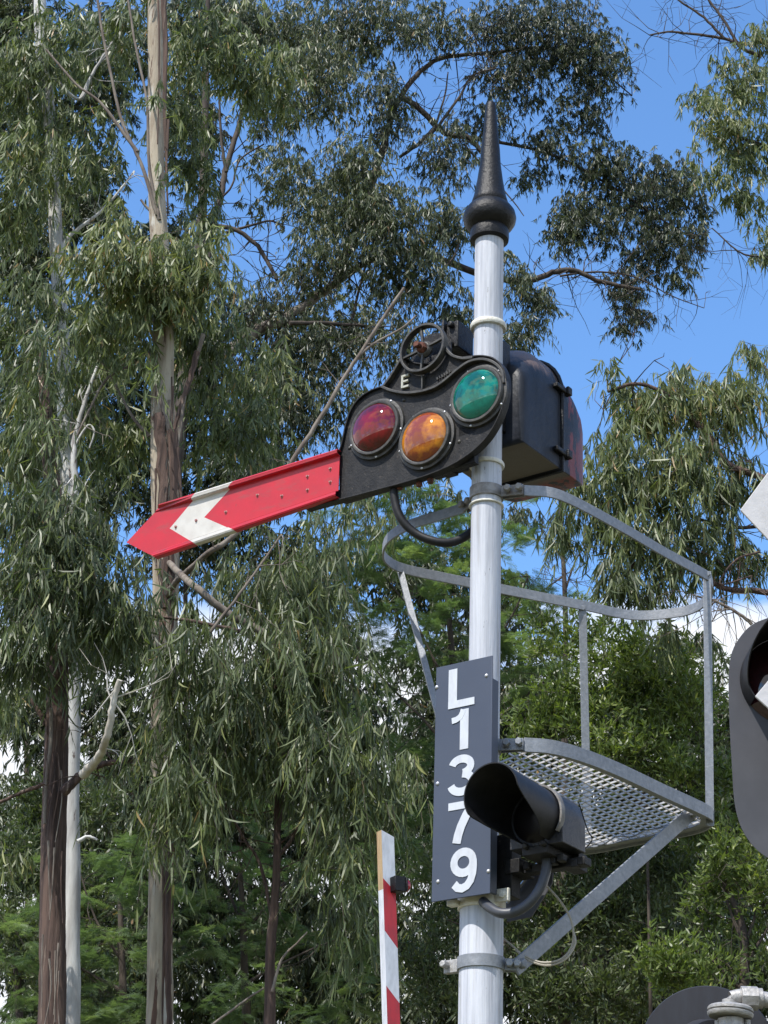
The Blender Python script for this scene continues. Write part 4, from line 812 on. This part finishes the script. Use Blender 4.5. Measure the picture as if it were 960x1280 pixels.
t, f = tree('weeping_gum_tree', 15.9, 'weeping gum tree with long hanging leaves and thin reddish trunk, left of the boom gate', group=GR, pts=[(345, 960), (346, 1040), (344, 1110), (338, 1180), (337, 1230), (336, 1300)], rpx=[3.5, 4, 4.5, 6, 6.5, 7.5], bk=[BK['brown'], BK['limb']], rough=.08, extra=ex)
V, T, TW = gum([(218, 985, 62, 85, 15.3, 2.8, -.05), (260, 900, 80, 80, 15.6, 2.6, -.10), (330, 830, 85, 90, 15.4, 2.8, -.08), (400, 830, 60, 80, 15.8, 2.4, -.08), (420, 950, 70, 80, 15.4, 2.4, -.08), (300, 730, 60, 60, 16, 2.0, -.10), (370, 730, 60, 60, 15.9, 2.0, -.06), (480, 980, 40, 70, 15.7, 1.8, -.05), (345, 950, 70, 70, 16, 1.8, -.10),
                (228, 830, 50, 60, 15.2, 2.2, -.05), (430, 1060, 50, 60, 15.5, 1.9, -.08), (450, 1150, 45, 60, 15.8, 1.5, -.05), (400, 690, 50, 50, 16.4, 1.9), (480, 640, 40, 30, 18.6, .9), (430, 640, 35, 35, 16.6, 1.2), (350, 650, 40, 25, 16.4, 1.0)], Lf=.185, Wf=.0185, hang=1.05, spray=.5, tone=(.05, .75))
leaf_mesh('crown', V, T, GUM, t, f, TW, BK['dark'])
# ---- E: tall centre gum behind the arm
YE = 27
def ex(mb):
    P = limb(mb, [(232, 480), (262, 455), (296, 432), (330, 408), (352, 402), (372, 388), (392, 374), (425, 350), (470, 322), (520, 312)], YE, 9.5, 4, n=12, dY=1, mi=1); twiggy(mb, P, 24, 1.2, .012)
    P = limb(mb, [(362, 404), (400, 404), (450, 407), (480, 415)], YE, 3, 2, dY=.5); twiggy(mb, P, 12, 1, .01)
    P = limb(mb, [(258, 330), (262, 290), (275, 250), (281, 215), (296, 165), (308, 120)], YE+1, 6, 3, dY=1); twiggy(mb, P, 20, 1.2, .012); P = limb(mb, [(283, 215), (276, 170), (274, 110)], YE+1, 2.5, 1.2)
    P = limb(mb, [(250, 288), (275, 283), (300, 290), (322, 308), (336, 330), (346, 350)], YE+1, 3.6, 2.4); twiggy(mb, P, 16, 1, .01); P = limb(mb, [(283, 291), (310, 283), (338, 276), (356, 285)], YE+1, 2.2, 1); twiggy(mb, P, 8, .8, .008)
    P = limb(mb, [(240, 275), (255, 280), (275, 250), (290, 232), (300, 200), (330, 180)], YE+1, 2, 1); P = limb(mb, [(420, 350), (455, 260), (480, 180), (488, 152), (497, 128), (520, 95), (548, 74), (585, 68), (620, 66)], YE+1, 6, 2.4, dY=1); twiggy(mb, P, 30, 1.1, .011)
    P = limb(mb, [(500, 120), (520, 132), (545, 158), (560, 168), (585, 172), (603, 190)], YE+1.5, 4.2, 3); twiggy(mb, P, 12, 1, .01); P = limb(mb, [(548, 158), (575, 120), (590, 95), (620, 85)], YE+1.5, 2.2, 1); twiggy(mb, P, 10, 1, .009)
    P = limb(mb, [(545, 160), (520, 182), (500, 196)], YE+1.5, 3, 2); P = limb(mb, [(545, 155), (556, 120), (560, 90)], YE+1.5, 1.6, .8); P = limb(mb, [(580, 180), (610, 215), (640, 250), (655, 270)], YE+1.5, 1.5, .6)
    P = limb(mb, [(520, 312), (580, 335), (650, 352), (690, 341), (718, 338), (745, 350), (780, 358), (800, 362)], YE+2, 5, 2.2, n=10); twiggy(mb, P, 30, 1.1, .009); P = limb(mb, [(650, 365), (670, 370), (692, 378)], YE+2, 1.8, .9)
    P = limb(mb, [(700, 345), (740, 340), (790, 345), (840, 370), (880, 385)], YE+2, 1.6, .5); twiggy(mb, P, 24, .9, .006); P = limb(mb, [(585, 172), (680, 190), (760, 230), (820, 270), (870, 300)], YE+2.4, 2.4, .8); twiggy(mb, P, 26, 1, .008)
    P = limb(mb, [(600, 68), (680, 60), (740, 80), (790, 120)], YE+2.4, 2.4, .8); twiggy(mb, P, 16, 1, .008)
    P = limb(mb, [(440, 400), (452, 350), (470, 290), (478, 230)], YE+.6, 2, 1); P = limb(mb, [(500, 370), (560, 330), (575, 300)], YE+.6, 1.8, 1)
t, f = tree('tall_gum_tree', YE, 'tall gum tree with thick grey limbs and dark clumps against the sky, behind the spire', group=GR, pts=[(262, -60), (258, 60), (256, 170), (252, 280), (244, 380), (232, 470), (220, 560), (212, 680), (206, 820), (203, 1000), (201, 1300)], rpx=[2, 3.5, 4.5, 6, 8, 9.5, 10, 10.5, 11, 11, 12], bk=[BK['dark'], BK['limb']], rough=.05, extra=ex)
V, T, TW = gum([  # upper centre
    (460, 30, 80, 55, 28, 2.0, .0), (400, 110, 55, 70, 27.5, 1.9, .12), (480, 140, 35, 60, 28, 1.8, -.12), (440, 210, 50, 50, 27.4, 1.9, .1), (470, 280, 80, 55, 27.5, 2.4, .04), (400, 330, 55, 50, 27.4, 1.8, .04), (510, 340, 70, 50, 27.6, 2.2, 0), (560, 280, 40, 50, 27.8, 1.8), (560, 190, 50, 50, 28.2, 1.5, -.15),
    (380, 440, 60, 50, 27.6, 2.0, -.02), (310, 400, 60, 60, 27.6, 2.0, -.04), (460, 420, 55, 50, 27.5, 1.7), (560, 400, 50, 40, 27.8, 1.5, -.05), (350, 520, 70, 60, 27.6, 2.2, -.06), (420, 500, 40, 40, 27.5, 1.4, -.05), (330, 600, 60, 40, 27.6, 2.0, -.08), (380, 260, 30, 40, 27.5, 1.4), (360, 210, 35, 50, 27.6, 1.2, .06), (330, 130, 40, 45, 27.8, 1.8, .1), (300, 30, 60, 45, 28, 2, .1), (370, 40, 50, 40, 28, 1.5, .1),
    (540, 30, 60, 40, 28.4, 1.6, -.05), (640, 430, 35, 40, 28, 2.0, -.06), (668, 385, 28, 40, 28, 1.9, -.06), (640, 350, 22, 50, 28, 1.4, -.02), (520, 440, 50, 30, 27.4, 1.4)], Lf=.135, Wf=.0215, spray=.5, tone=(.05, .7), hang=.6, K=2.2)
V2, T2, W2 = gum([(680, 40, 90, 55, 29, 2.6, -.12), (740, 80, 60, 50, 29, 2.3, -.1), (640, 100, 55, 45, 29, 2.0, -.14), (720, 140, 50, 35, 29.2, 1.7, -.1), (680, 190, 38, 40, 29.3, 1.6, -.1), (610, 30, 40, 35, 29, 1.5, -.1), (600, 150, 40, 35, 29, 1.5, -.15),
    (740, 210, 60, 40, 29.4, 1.9, .02), (800, 240, 62, 55, 29.5, 2.3, -.03), (845, 235, 38, 45, 29.6, 1.9), (740, 275, 60, 40, 29.4, 2.2, -.05), (820, 310, 55, 45, 29.5, 2.2, -.08), (700, 290, 30, 40, 29.3, 1.4), (870, 300, 30, 35, 29.6, 1.4), (790, 395, 32, 32, 29.5, 2.0, -.1), (780, 350, 40, 30, 29.5, 1.4, -.08), (850, 345, 30, 25, 29.5, 1.2), (880, 255, 18, 26, 29.6, 1.3), (660, 230, 22, 26, 29.3, 1.0)],
    Lf=.125, Wf=.0205, spray=.34, hang=.6, tone=(.0, .5), K=2.1)
leaf_mesh('crown', np.concatenate([V, V2]), np.concatenate([T, T2]), GUMD, t, f, np.concatenate([TW, W2]), BK['dark'])
# ---- F: hanging gum right of the box
def ex(mb):
    P = limb(mb, [(1010, 640), (960, 600), (910, 580), (880, 540), (850, 505), (800, 480), (760, 490)], 17, 6, 2); twiggy(mb, P, 16, .7, .007)
    P = limb(mb, [(1010, 760), (960, 740), (905, 735), (840, 700), (800, 700), (760, 740)], 17, 5, 2.2); twiggy(mb, P, 14, .6, .007)
    P = limb(mb, [(940, 780), (920, 765), (895, 752), (870, 745)], 16.8, 2.5, 1.5, mi=1); twiggy(mb, P, 22, .7, .005, 1)
    P = limb(mb, [(1000, 640), (930, 660), (850, 640), (790, 600)], 17.2, 3, 1.5); twiggy(mb, P, 12, .6, .006); P = limb(mb, [(950, 690), (920, 700), (900, 730), (940, 720)], 16.8, 1.6, 1); twiggy(mb, P, 16, .6, .004)
t, f = tree('hanging_gum_tree', 17.2, 'gum tree with curtains of hanging yellow-green leaves right of the black box', group=GR, pts=[(1020, 380), (1015, 520), (1012, 640), (1014, 760), (1016, 900), (1018, 1100), (1020, 1300)], rpx=[7, 9, 11, 12, 13, 15, 17], bk=[BK['brown'], BK['limb']], rough=.05, extra=ex)
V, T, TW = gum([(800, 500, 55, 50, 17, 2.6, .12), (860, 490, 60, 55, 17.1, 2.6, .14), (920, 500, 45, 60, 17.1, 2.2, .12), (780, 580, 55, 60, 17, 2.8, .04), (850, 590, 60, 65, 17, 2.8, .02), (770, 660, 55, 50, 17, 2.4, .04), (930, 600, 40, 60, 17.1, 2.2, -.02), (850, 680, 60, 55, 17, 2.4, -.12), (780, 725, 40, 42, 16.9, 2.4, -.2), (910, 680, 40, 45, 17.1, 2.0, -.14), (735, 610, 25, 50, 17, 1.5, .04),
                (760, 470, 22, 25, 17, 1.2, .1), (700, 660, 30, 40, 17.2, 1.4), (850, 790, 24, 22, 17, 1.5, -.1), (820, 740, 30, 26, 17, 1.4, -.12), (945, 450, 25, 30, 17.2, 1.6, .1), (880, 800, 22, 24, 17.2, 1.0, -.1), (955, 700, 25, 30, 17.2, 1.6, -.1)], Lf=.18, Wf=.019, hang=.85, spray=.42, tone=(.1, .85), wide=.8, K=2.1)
leaf_mesh('crown', V, T, GUM, t, f, TW, BK['dark'])
# ---- G: gum reaching in at the top right corner
def ex(mb):
    P = limb(mb, [(1060, 60), (985, 50), (930, 55), (905, 48), (870, 43), (835, 40), (812, 44)], 21.5, 3.4, 1, dY=.4); twiggy(mb, P, 20, .8, .006)
    P = limb(mb, [(950, 70), (925, 58), (908, 30), (895, 12), (880, -8)], 21.5, 2.5, 1.4); twiggy(mb, P, 14, .7, .006); P = limb(mb, [(905, 48), (880, 22), (855, 5), (840, -5)], 21.5, 2, 1); twiggy(mb, P, 10, .6, .005)
    P = limb(mb, [(1060, 200), (1000, 190), (950, 180), (900, 160), (880, 130)], 21.5, 3, 1.2); twiggy(mb, P, 14, .6, .006); P = limb(mb, [(1050, 330), (980, 320), (930, 318), (890, 285)], 21.5, 2, .8); twiggy(mb, P, 26, .8, .004)
t, f = tree('leaning_gum_tree', 21.6, 'gum tree reaching pale green foliage in from the top right corner', group=GR, pts=[(1060, -200), (1062, 0), (1066, 200), (1070, 500), (1075, 900), (1080, 1300)], rpx=[6, 9, 11, 13, 15, 18], bk=BK['dark'], rough=.05, extra=ex)
V, T, TW = gum([(935, 100, 50, 50, 21.4, 2.2, .1), (905, 160, 48, 40, 21.4, 2.3, .1), (950, 190, 45, 50, 21.5, 2.2, .06), (900, 215, 35, 25, 21.4, 1.6, .08), (945, 255, 30, 35, 21.5, 1.6), (885, 110, 28, 28, 21.4, 1.4, .1), (965, 310, 25, 30, 21.5, 1.8), (925, 240, 16, 26, 21.5, 1.2), (960, 50, 35, 40, 21.5, 1.8, .05), (870, 190, 18, 18, 21.4, 1.1, .1)], Lf=.15, Wf=.021, tone=(.15, .85), spray=.36)
leaf_mesh('crown', V, T, GUM, t, f, TW, BK['dark'])
# ---- distant slim gum seen through the handrail
t, f = tree('slim_gum_tree', 24, 'slim dark gum seen through the gap between mast and handrail', group=GR, pts=[(698, 560), (700, 620), (703, 680), (706, 740), (707, 800), (706, 900), (705, 1100), (705, 1300)], rpx=[1.6, 2.2, 2.6, 3.0, 3.4, 4, 5, 6], bk=BK['dark'], rough=.05,
            extra=lambda mb: [twiggy(mb, limb(mb, p_, 24, 1.4, .6), 10, .7, .005) for p_ in ([(704, 700), (690, 680), (675, 660)], [(706, 740), (720, 700), (740, 670)], [(705, 720), (690, 730), (670, 745)])])
V, T, TW = gum([(690, 600, 40, 30, 24, 1.3, -.1), (660, 590, 30, 30, 24.2, 1.3, -.05), (650, 650, 30, 30, 24.2, 1.0, -.08), (720, 640, 24, 30, 24, 1.0, -.08), (600, 640, 50, 40, 24.4, 1.0, -.05), (540, 620, 50, 40, 24.6, 1.3, -.05), (470, 600, 50, 40, 24.6, 1.6, -.08), (720, 560, 24, 30, 24, 1.2)], Lf=.14, Wf=.021, spray=.34)
leaf_mesh('crown', V, T, GUMD, t, f, TW, BK['dark'])
# ---- wattles
GW = 'feathery wattle trees'
def wattle(name, label, Y, pts, rpx, blobs, limbs, **kw):
    t, f = tree(name, Y, label, group=GW, pts=pts, rpx=rpx, bk=BK['dark'], rough=.05, extra=lambda mb: [twiggy(mb, limb(mb, p_, Y, 2.4, .8), 8, .6, .005) for p_ in limbs])
    v, tn = feather(blobs, **kw); quad_mesh('crown', v, tn, WAT, t, f); return t
wattle('wattle_tree', 'feathery green wattle tree behind the mast and under the arm', 19.5, [(560, 760), (568, 850), (575, 950), (580, 1100), (584, 1300)], [3, 4.5, 6, 7, 9],
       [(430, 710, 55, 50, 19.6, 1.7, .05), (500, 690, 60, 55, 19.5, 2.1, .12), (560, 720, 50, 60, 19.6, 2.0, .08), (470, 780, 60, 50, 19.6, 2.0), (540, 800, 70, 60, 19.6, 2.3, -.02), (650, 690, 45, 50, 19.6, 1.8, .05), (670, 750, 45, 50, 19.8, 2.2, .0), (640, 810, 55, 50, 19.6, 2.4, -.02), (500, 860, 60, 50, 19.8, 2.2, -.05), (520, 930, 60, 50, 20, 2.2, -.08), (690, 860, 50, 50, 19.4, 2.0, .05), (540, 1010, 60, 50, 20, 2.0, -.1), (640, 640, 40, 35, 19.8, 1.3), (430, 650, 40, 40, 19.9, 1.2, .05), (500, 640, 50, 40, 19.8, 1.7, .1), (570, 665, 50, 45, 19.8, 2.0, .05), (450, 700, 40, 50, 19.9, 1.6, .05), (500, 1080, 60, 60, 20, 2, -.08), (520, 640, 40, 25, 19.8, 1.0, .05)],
       [[(570, 880), (540, 820), (510, 760), (480, 720)], [(572, 900), (600, 830), (640, 770), (660, 720)], [(565, 830), (560, 780), (556, 720)], [(575, 950), (530, 900), (480, 850), (440, 800)], [(575, 950), (620, 900), (670, 860), (700, 840)]])
wattle('wattle_tree', 'low feathery wattle behind the pale and tan trunks at the bottom left', 19.0, [(150, 1120), (152, 1180), (154, 1240), (156, 1300)], [3, 4, 5, 6],
       [(130, 1080, 60, 55, 19, 2.0, .1), (50, 1180, 60, 55, 18.8, 2.4, .05), (140, 1180, 60, 60, 18.8, 2.6, .08), (60, 1260, 70, 40, 18.7, 2.4, .08), (150, 1260, 70, 40, 18.7, 2.6, .04), (30, 1130, 40, 40, 19.3, 1.4, -.05), (200, 1120, 50, 50, 19.1, 2.0, .05)],
       [[(152, 1200), (120, 1150), (100, 1090)], [(152, 1200), (180, 1140), (210, 1100)], [(154, 1240), (100, 1210), (40, 1180)]])
wattle('wattle_tree', 'feathery wattle between the tan trunk and the boom gate, shaded below', 19.4, [(300, 1080), (304, 1160), (306, 1230), (308, 1300)], [3, 4, 5, 6],
       [(260, 1080, 50, 50, 19.3, 2.0, .08), (270, 1170, 55, 50, 19.2, 2.3), (320, 1120, 50, 60, 19.5, 1.9, -.04), (380, 1170, 60, 60, 19.6, 2.1, -.08), (290, 1250, 70, 40, 19.2, 2.6, .0), (400, 1250, 60, 40, 19.4, 2.3, -.06), (430, 1110, 50, 50, 19.8, 1.8, -.08), (340, 1040, 50, 40, 19.6, 1.6, .02), (455, 1200, 50, 60, 19.8, 1.8, -.1)],
       [[(304, 1160), (280, 1100), (262, 1050)], [(304, 1170), (350, 1110), (390, 1080)], [(306, 1230), (360, 1200), (430, 1170)]])
# ---- broad-leaved trees on the right
GB = 'bushy broad-leaved trees behind the platform'
def bush(label, Y, pts, rpx, blobs, limbs, m=BRO, **kw):
    t, f = tree('bushy_tree', Y, label, group=GB, pts=pts, rpx=rpx, bk=BK['dark'], rough=.05, extra=lambda mb: [twiggy(mb, limb(mb, p_, Y, 2.8, .8), 10, .6, .005) for p_ in limbs])
    V, T, TW = broad(blobs, **kw); leaf_mesh('crown', V, T, m, t, f, TW, BK['dark']); return t
bush('bright glossy bushy tree showing behind the platform rails and above the brace', 18.2, [(800, 900), (806, 1000), (810, 1100), (814, 1300)], [1, 1.4, 1.8, 2.4],
     [(780, 830, 70, 50, 18, 2.4, .1), (720, 880, 60, 50, 18.1, 2.5, .1), (830, 880, 60, 60, 18, 2.5, .12), (770, 930, 80, 50, 17.9, 2.6, .08), (850, 950, 50, 55, 18, 2.4, .08), (700, 800, 40, 40, 18.3, 1.6, .02), (870, 860, 30, 50, 18.3, 1.8, .12), (880, 1040, 40, 50, 18.2, 2, .0), (660, 930, 50, 40, 18.3, 2.0, -.02), (740, 800, 40, 30, 18.4, 1.4, .1)],
     [[(806, 1000), (780, 930), (760, 860), (740, 820)], [(806, 1000), (840, 930), (860, 880)], [(806, 1010), (740, 950), (700, 880)]])
bush('dark shaded bushy tree under the brace and beside the lower mast', 19.0, [(700, 1100), (704, 1180), (706, 1300)], [5, 6, 8],
     [(700, 1040, 60, 50, 19, 2.4, -.05), (780, 1080, 70, 50, 19, 2.5, -.02), (720, 1150, 70, 55, 18.9, 2.5, -.05), (800, 1170, 60, 60, 18.8, 2.6, .0), (680, 1240, 60, 50, 18.8, 2.5, -.02), (770, 1250, 70, 40, 18.7, 2.6, .05), (640, 1150, 40, 60, 19.2, 2.0, -.08), (560, 1130, 40, 60, 19.4, 1.6, -.1), (545, 1220, 50, 60, 19.4, 1.6, -.05), (850, 1110, 50, 50, 18.9, 2.1, .02), (640, 1060, 40, 40, 19.2, 2.0, -.08)],
     [[(704, 1180), (670, 1110), (640, 1060)], [(704, 1180), (740, 1110), (790, 1060)], [(706, 1220), (760, 1190), (820, 1150)], [(704, 1200), (640, 1180), (560, 1150)]], m=BRD)
bush('bushy tree with bare dark stems under the rounded backboard at the right edge', 17.6, [(905, 1100), (928, 1160), (930, 1220), (928, 1300)], [3, 5, 6, 7],
     [(920, 1080, 50, 40, 17.6, 2.0, .12), (950, 1110, 35, 40, 17.5, 2.0, .14), (880, 1130, 40, 40, 17.8, 1.6, .0), (950, 1190, 30, 50, 17.7, 1.4, .0), (880, 1220, 50, 40, 17.5, 2.2, .06), (830, 1210, 45, 40, 17.6, 2.0, .05), (950, 1030, 30, 50, 17.8, 1.8, .05), (900, 980, 30, 50, 18.2, 1.8, .0), (900, 1170, 30, 30, 17.9, 1.0)],
     [[(929, 1190), (945, 1140), (950, 1100)], [(929, 1180), (910, 1130), (900, 1090)], [(930, 1210), (960, 1160), (985, 1120)], [(928, 1240), (890, 1200), (850, 1180)]])
bush('low rounded bush at the bottom left behind the trunks', 21, [(20, 1180), (22, 1240), (22, 1300)], [4, 5, 6],
     [(20, 1100, 60, 60, 21, 2.4, -.05), (30, 1190, 60, 50, 20.8, 2.4, -.04), (110, 1010, 50, 50, 21.4, 2.0, -.1), (40, 1020, 40, 50, 21.6, 1.8, -.1), (100, 1120, 60, 50, 21.5, 2.4, -.1), (100, 1230, 70, 50, 21.5, 2.4, -.1)], [[(22, 1230), (60, 1160), (100, 1100)]], m=BRD)
# ---- farther trees filling the gaps
GF = 'farther trees behind the gum trunks'
def far(label, Y, x, top, blobs, m=GUMD, **kw):
    t, f = tree('background_tree', Y, label, group=GF, pts=[(x, top), (x+2, (top+1300)/2), (x+4, 1300)], rpx=[1, 3, 4.5], bk=BK['dark'], rough=.05, extra=lambda mb: [twiggy(mb, limb(mb, p_, Y, 2, .8), 10, 1, .01) for p_ in ([(x+1, top+150), (x-30, top+90), (x-50, top+30)], [(x+1, top+200), (x+40, top+120), (x+70, top+60)])])
    V, T, TW = gum(blobs, Lf=.17, Wf=.034, spray=.5, hang=.5, tone=(.0, .6), K=3.5, loose=.4, **kw); leaf_mesh('crown', V, T, m, t, f, TW, BK['dark']); return t
far('farther dark gum filling in behind the pale trunk at the far left', 31, 30, 60, [(20, 150, 60, 90, 31, 1.6), (30, 330, 70, 100, 31, 2.0), (110, 260, 60, 90, 31, 1.7), (40, 520, 80, 100, 31, 2.0), (140, 430, 60, 100, 31, 1.8), (110, 120, 60, 80, 31, 1.5), (20, 20, 80, 60, 31, 2), (140, 60, 70, 60, 31, 1.3), (80, 640, 90, 60, 31, 2)])
far('farther gum filling in behind the tan trunk', 32, 230, 300, [(160, 560, 70, 90, 32, 1.9), (240, 480, 60, 100, 32, 1.8), (300, 600, 80, 70, 32, 2.0), (240, 660, 80, 70, 32, 1.8), (200, 330, 60, 70, 32, 1.7), (240, 160, 40, 100, 32, 1.5), (340, 480, 50, 60, 32, 1.3), (270, 30, 80, 70, 32, 2), (390, 60, 60, 70, 32, 1.2), (330, 230, 40, 60, 32, .5), (430, 250, 60, 60, 32, 1.2), (400, 400, 60, 60, 32, 1), (350, 700, 60, 50, 32, 1.4)])
far('farther dark tree low behind the weeping gum', 30, 380, 720, [(380, 780, 80, 70, 30, 1.6), (300, 900, 90, 80, 30, 2.2), (430, 900, 80, 80, 30, 2.2), (240, 1010, 80, 80, 30, 2.2), (350, 1020, 90, 80, 30, 2.6), (460, 1050, 80, 80, 30, 2.6), (250, 1150, 90, 90, 30, 2.6), (370, 1180, 90, 90, 30, 2.8), (480, 1190, 80, 80, 30, 1.9), (300, 1270, 90, 50, 30, 2.6), (430, 1270, 90, 50, 30, 2.6)])
far('farther dark tree low behind the left trunks', 29, 80, 740, [(60, 760, 80, 70, 29, 1.5), (150, 800, 70, 70, 29, 1.6), (40, 900, 70, 70, 29, 1.5), (150, 930, 80, 80, 29, 2.0), (60, 1030, 90, 80, 29, 2.2), (170, 1060, 80, 80, 29, 2.4), (60, 1170, 90, 80, 29, 2.6), (170, 1190, 90, 90, 29, 2.6), (100, 1270, 120, 50, 29, 2.6)])
far('farther tree behind the wattle and mast', 28, 600, 760, [(470, 700, 60, 45, 28, 1.2), (520, 740, 70, 50, 28, 1.5), (620, 760, 70, 50, 28, 1.7), (560, 700, 60, 40, 28, 1.1), (560, 850, 90, 70, 28, 1.7), (650, 880, 80, 80, 28, 1.9), (560, 960, 90, 80, 28, 2.2), (660, 990, 90, 80, 28, 2.4), (580, 1080, 90, 80, 28, 2.0), (690, 1100, 90, 80, 28, 2.4), (600, 1200, 90, 80, 28, 1.9), (700, 1230, 90, 80, 28, 2.6), (550, 1260, 90, 60, 28, 2.0)])
far('farther tree low on the right behind the bushy ones', 27, 822, 800, [(800, 880, 80, 60, 27, 1.7), (890, 900, 50, 70, 27, 1.5), (800, 980, 90, 70, 27, 2.4), (900, 1010, 70, 80, 27, 2.4), (800, 1090, 90, 80, 27, 2.6), (910, 1110, 80, 70, 27, 1.9), (800, 1200, 90, 80, 27, 2.6), (910, 1220, 90, 80, 27, 2.6), (930, 950, 50, 60, 27, 1.6), (760, 1270, 90, 50, 27, 2.4), (850, 810, 45, 30, 27, 1.5, .2)])
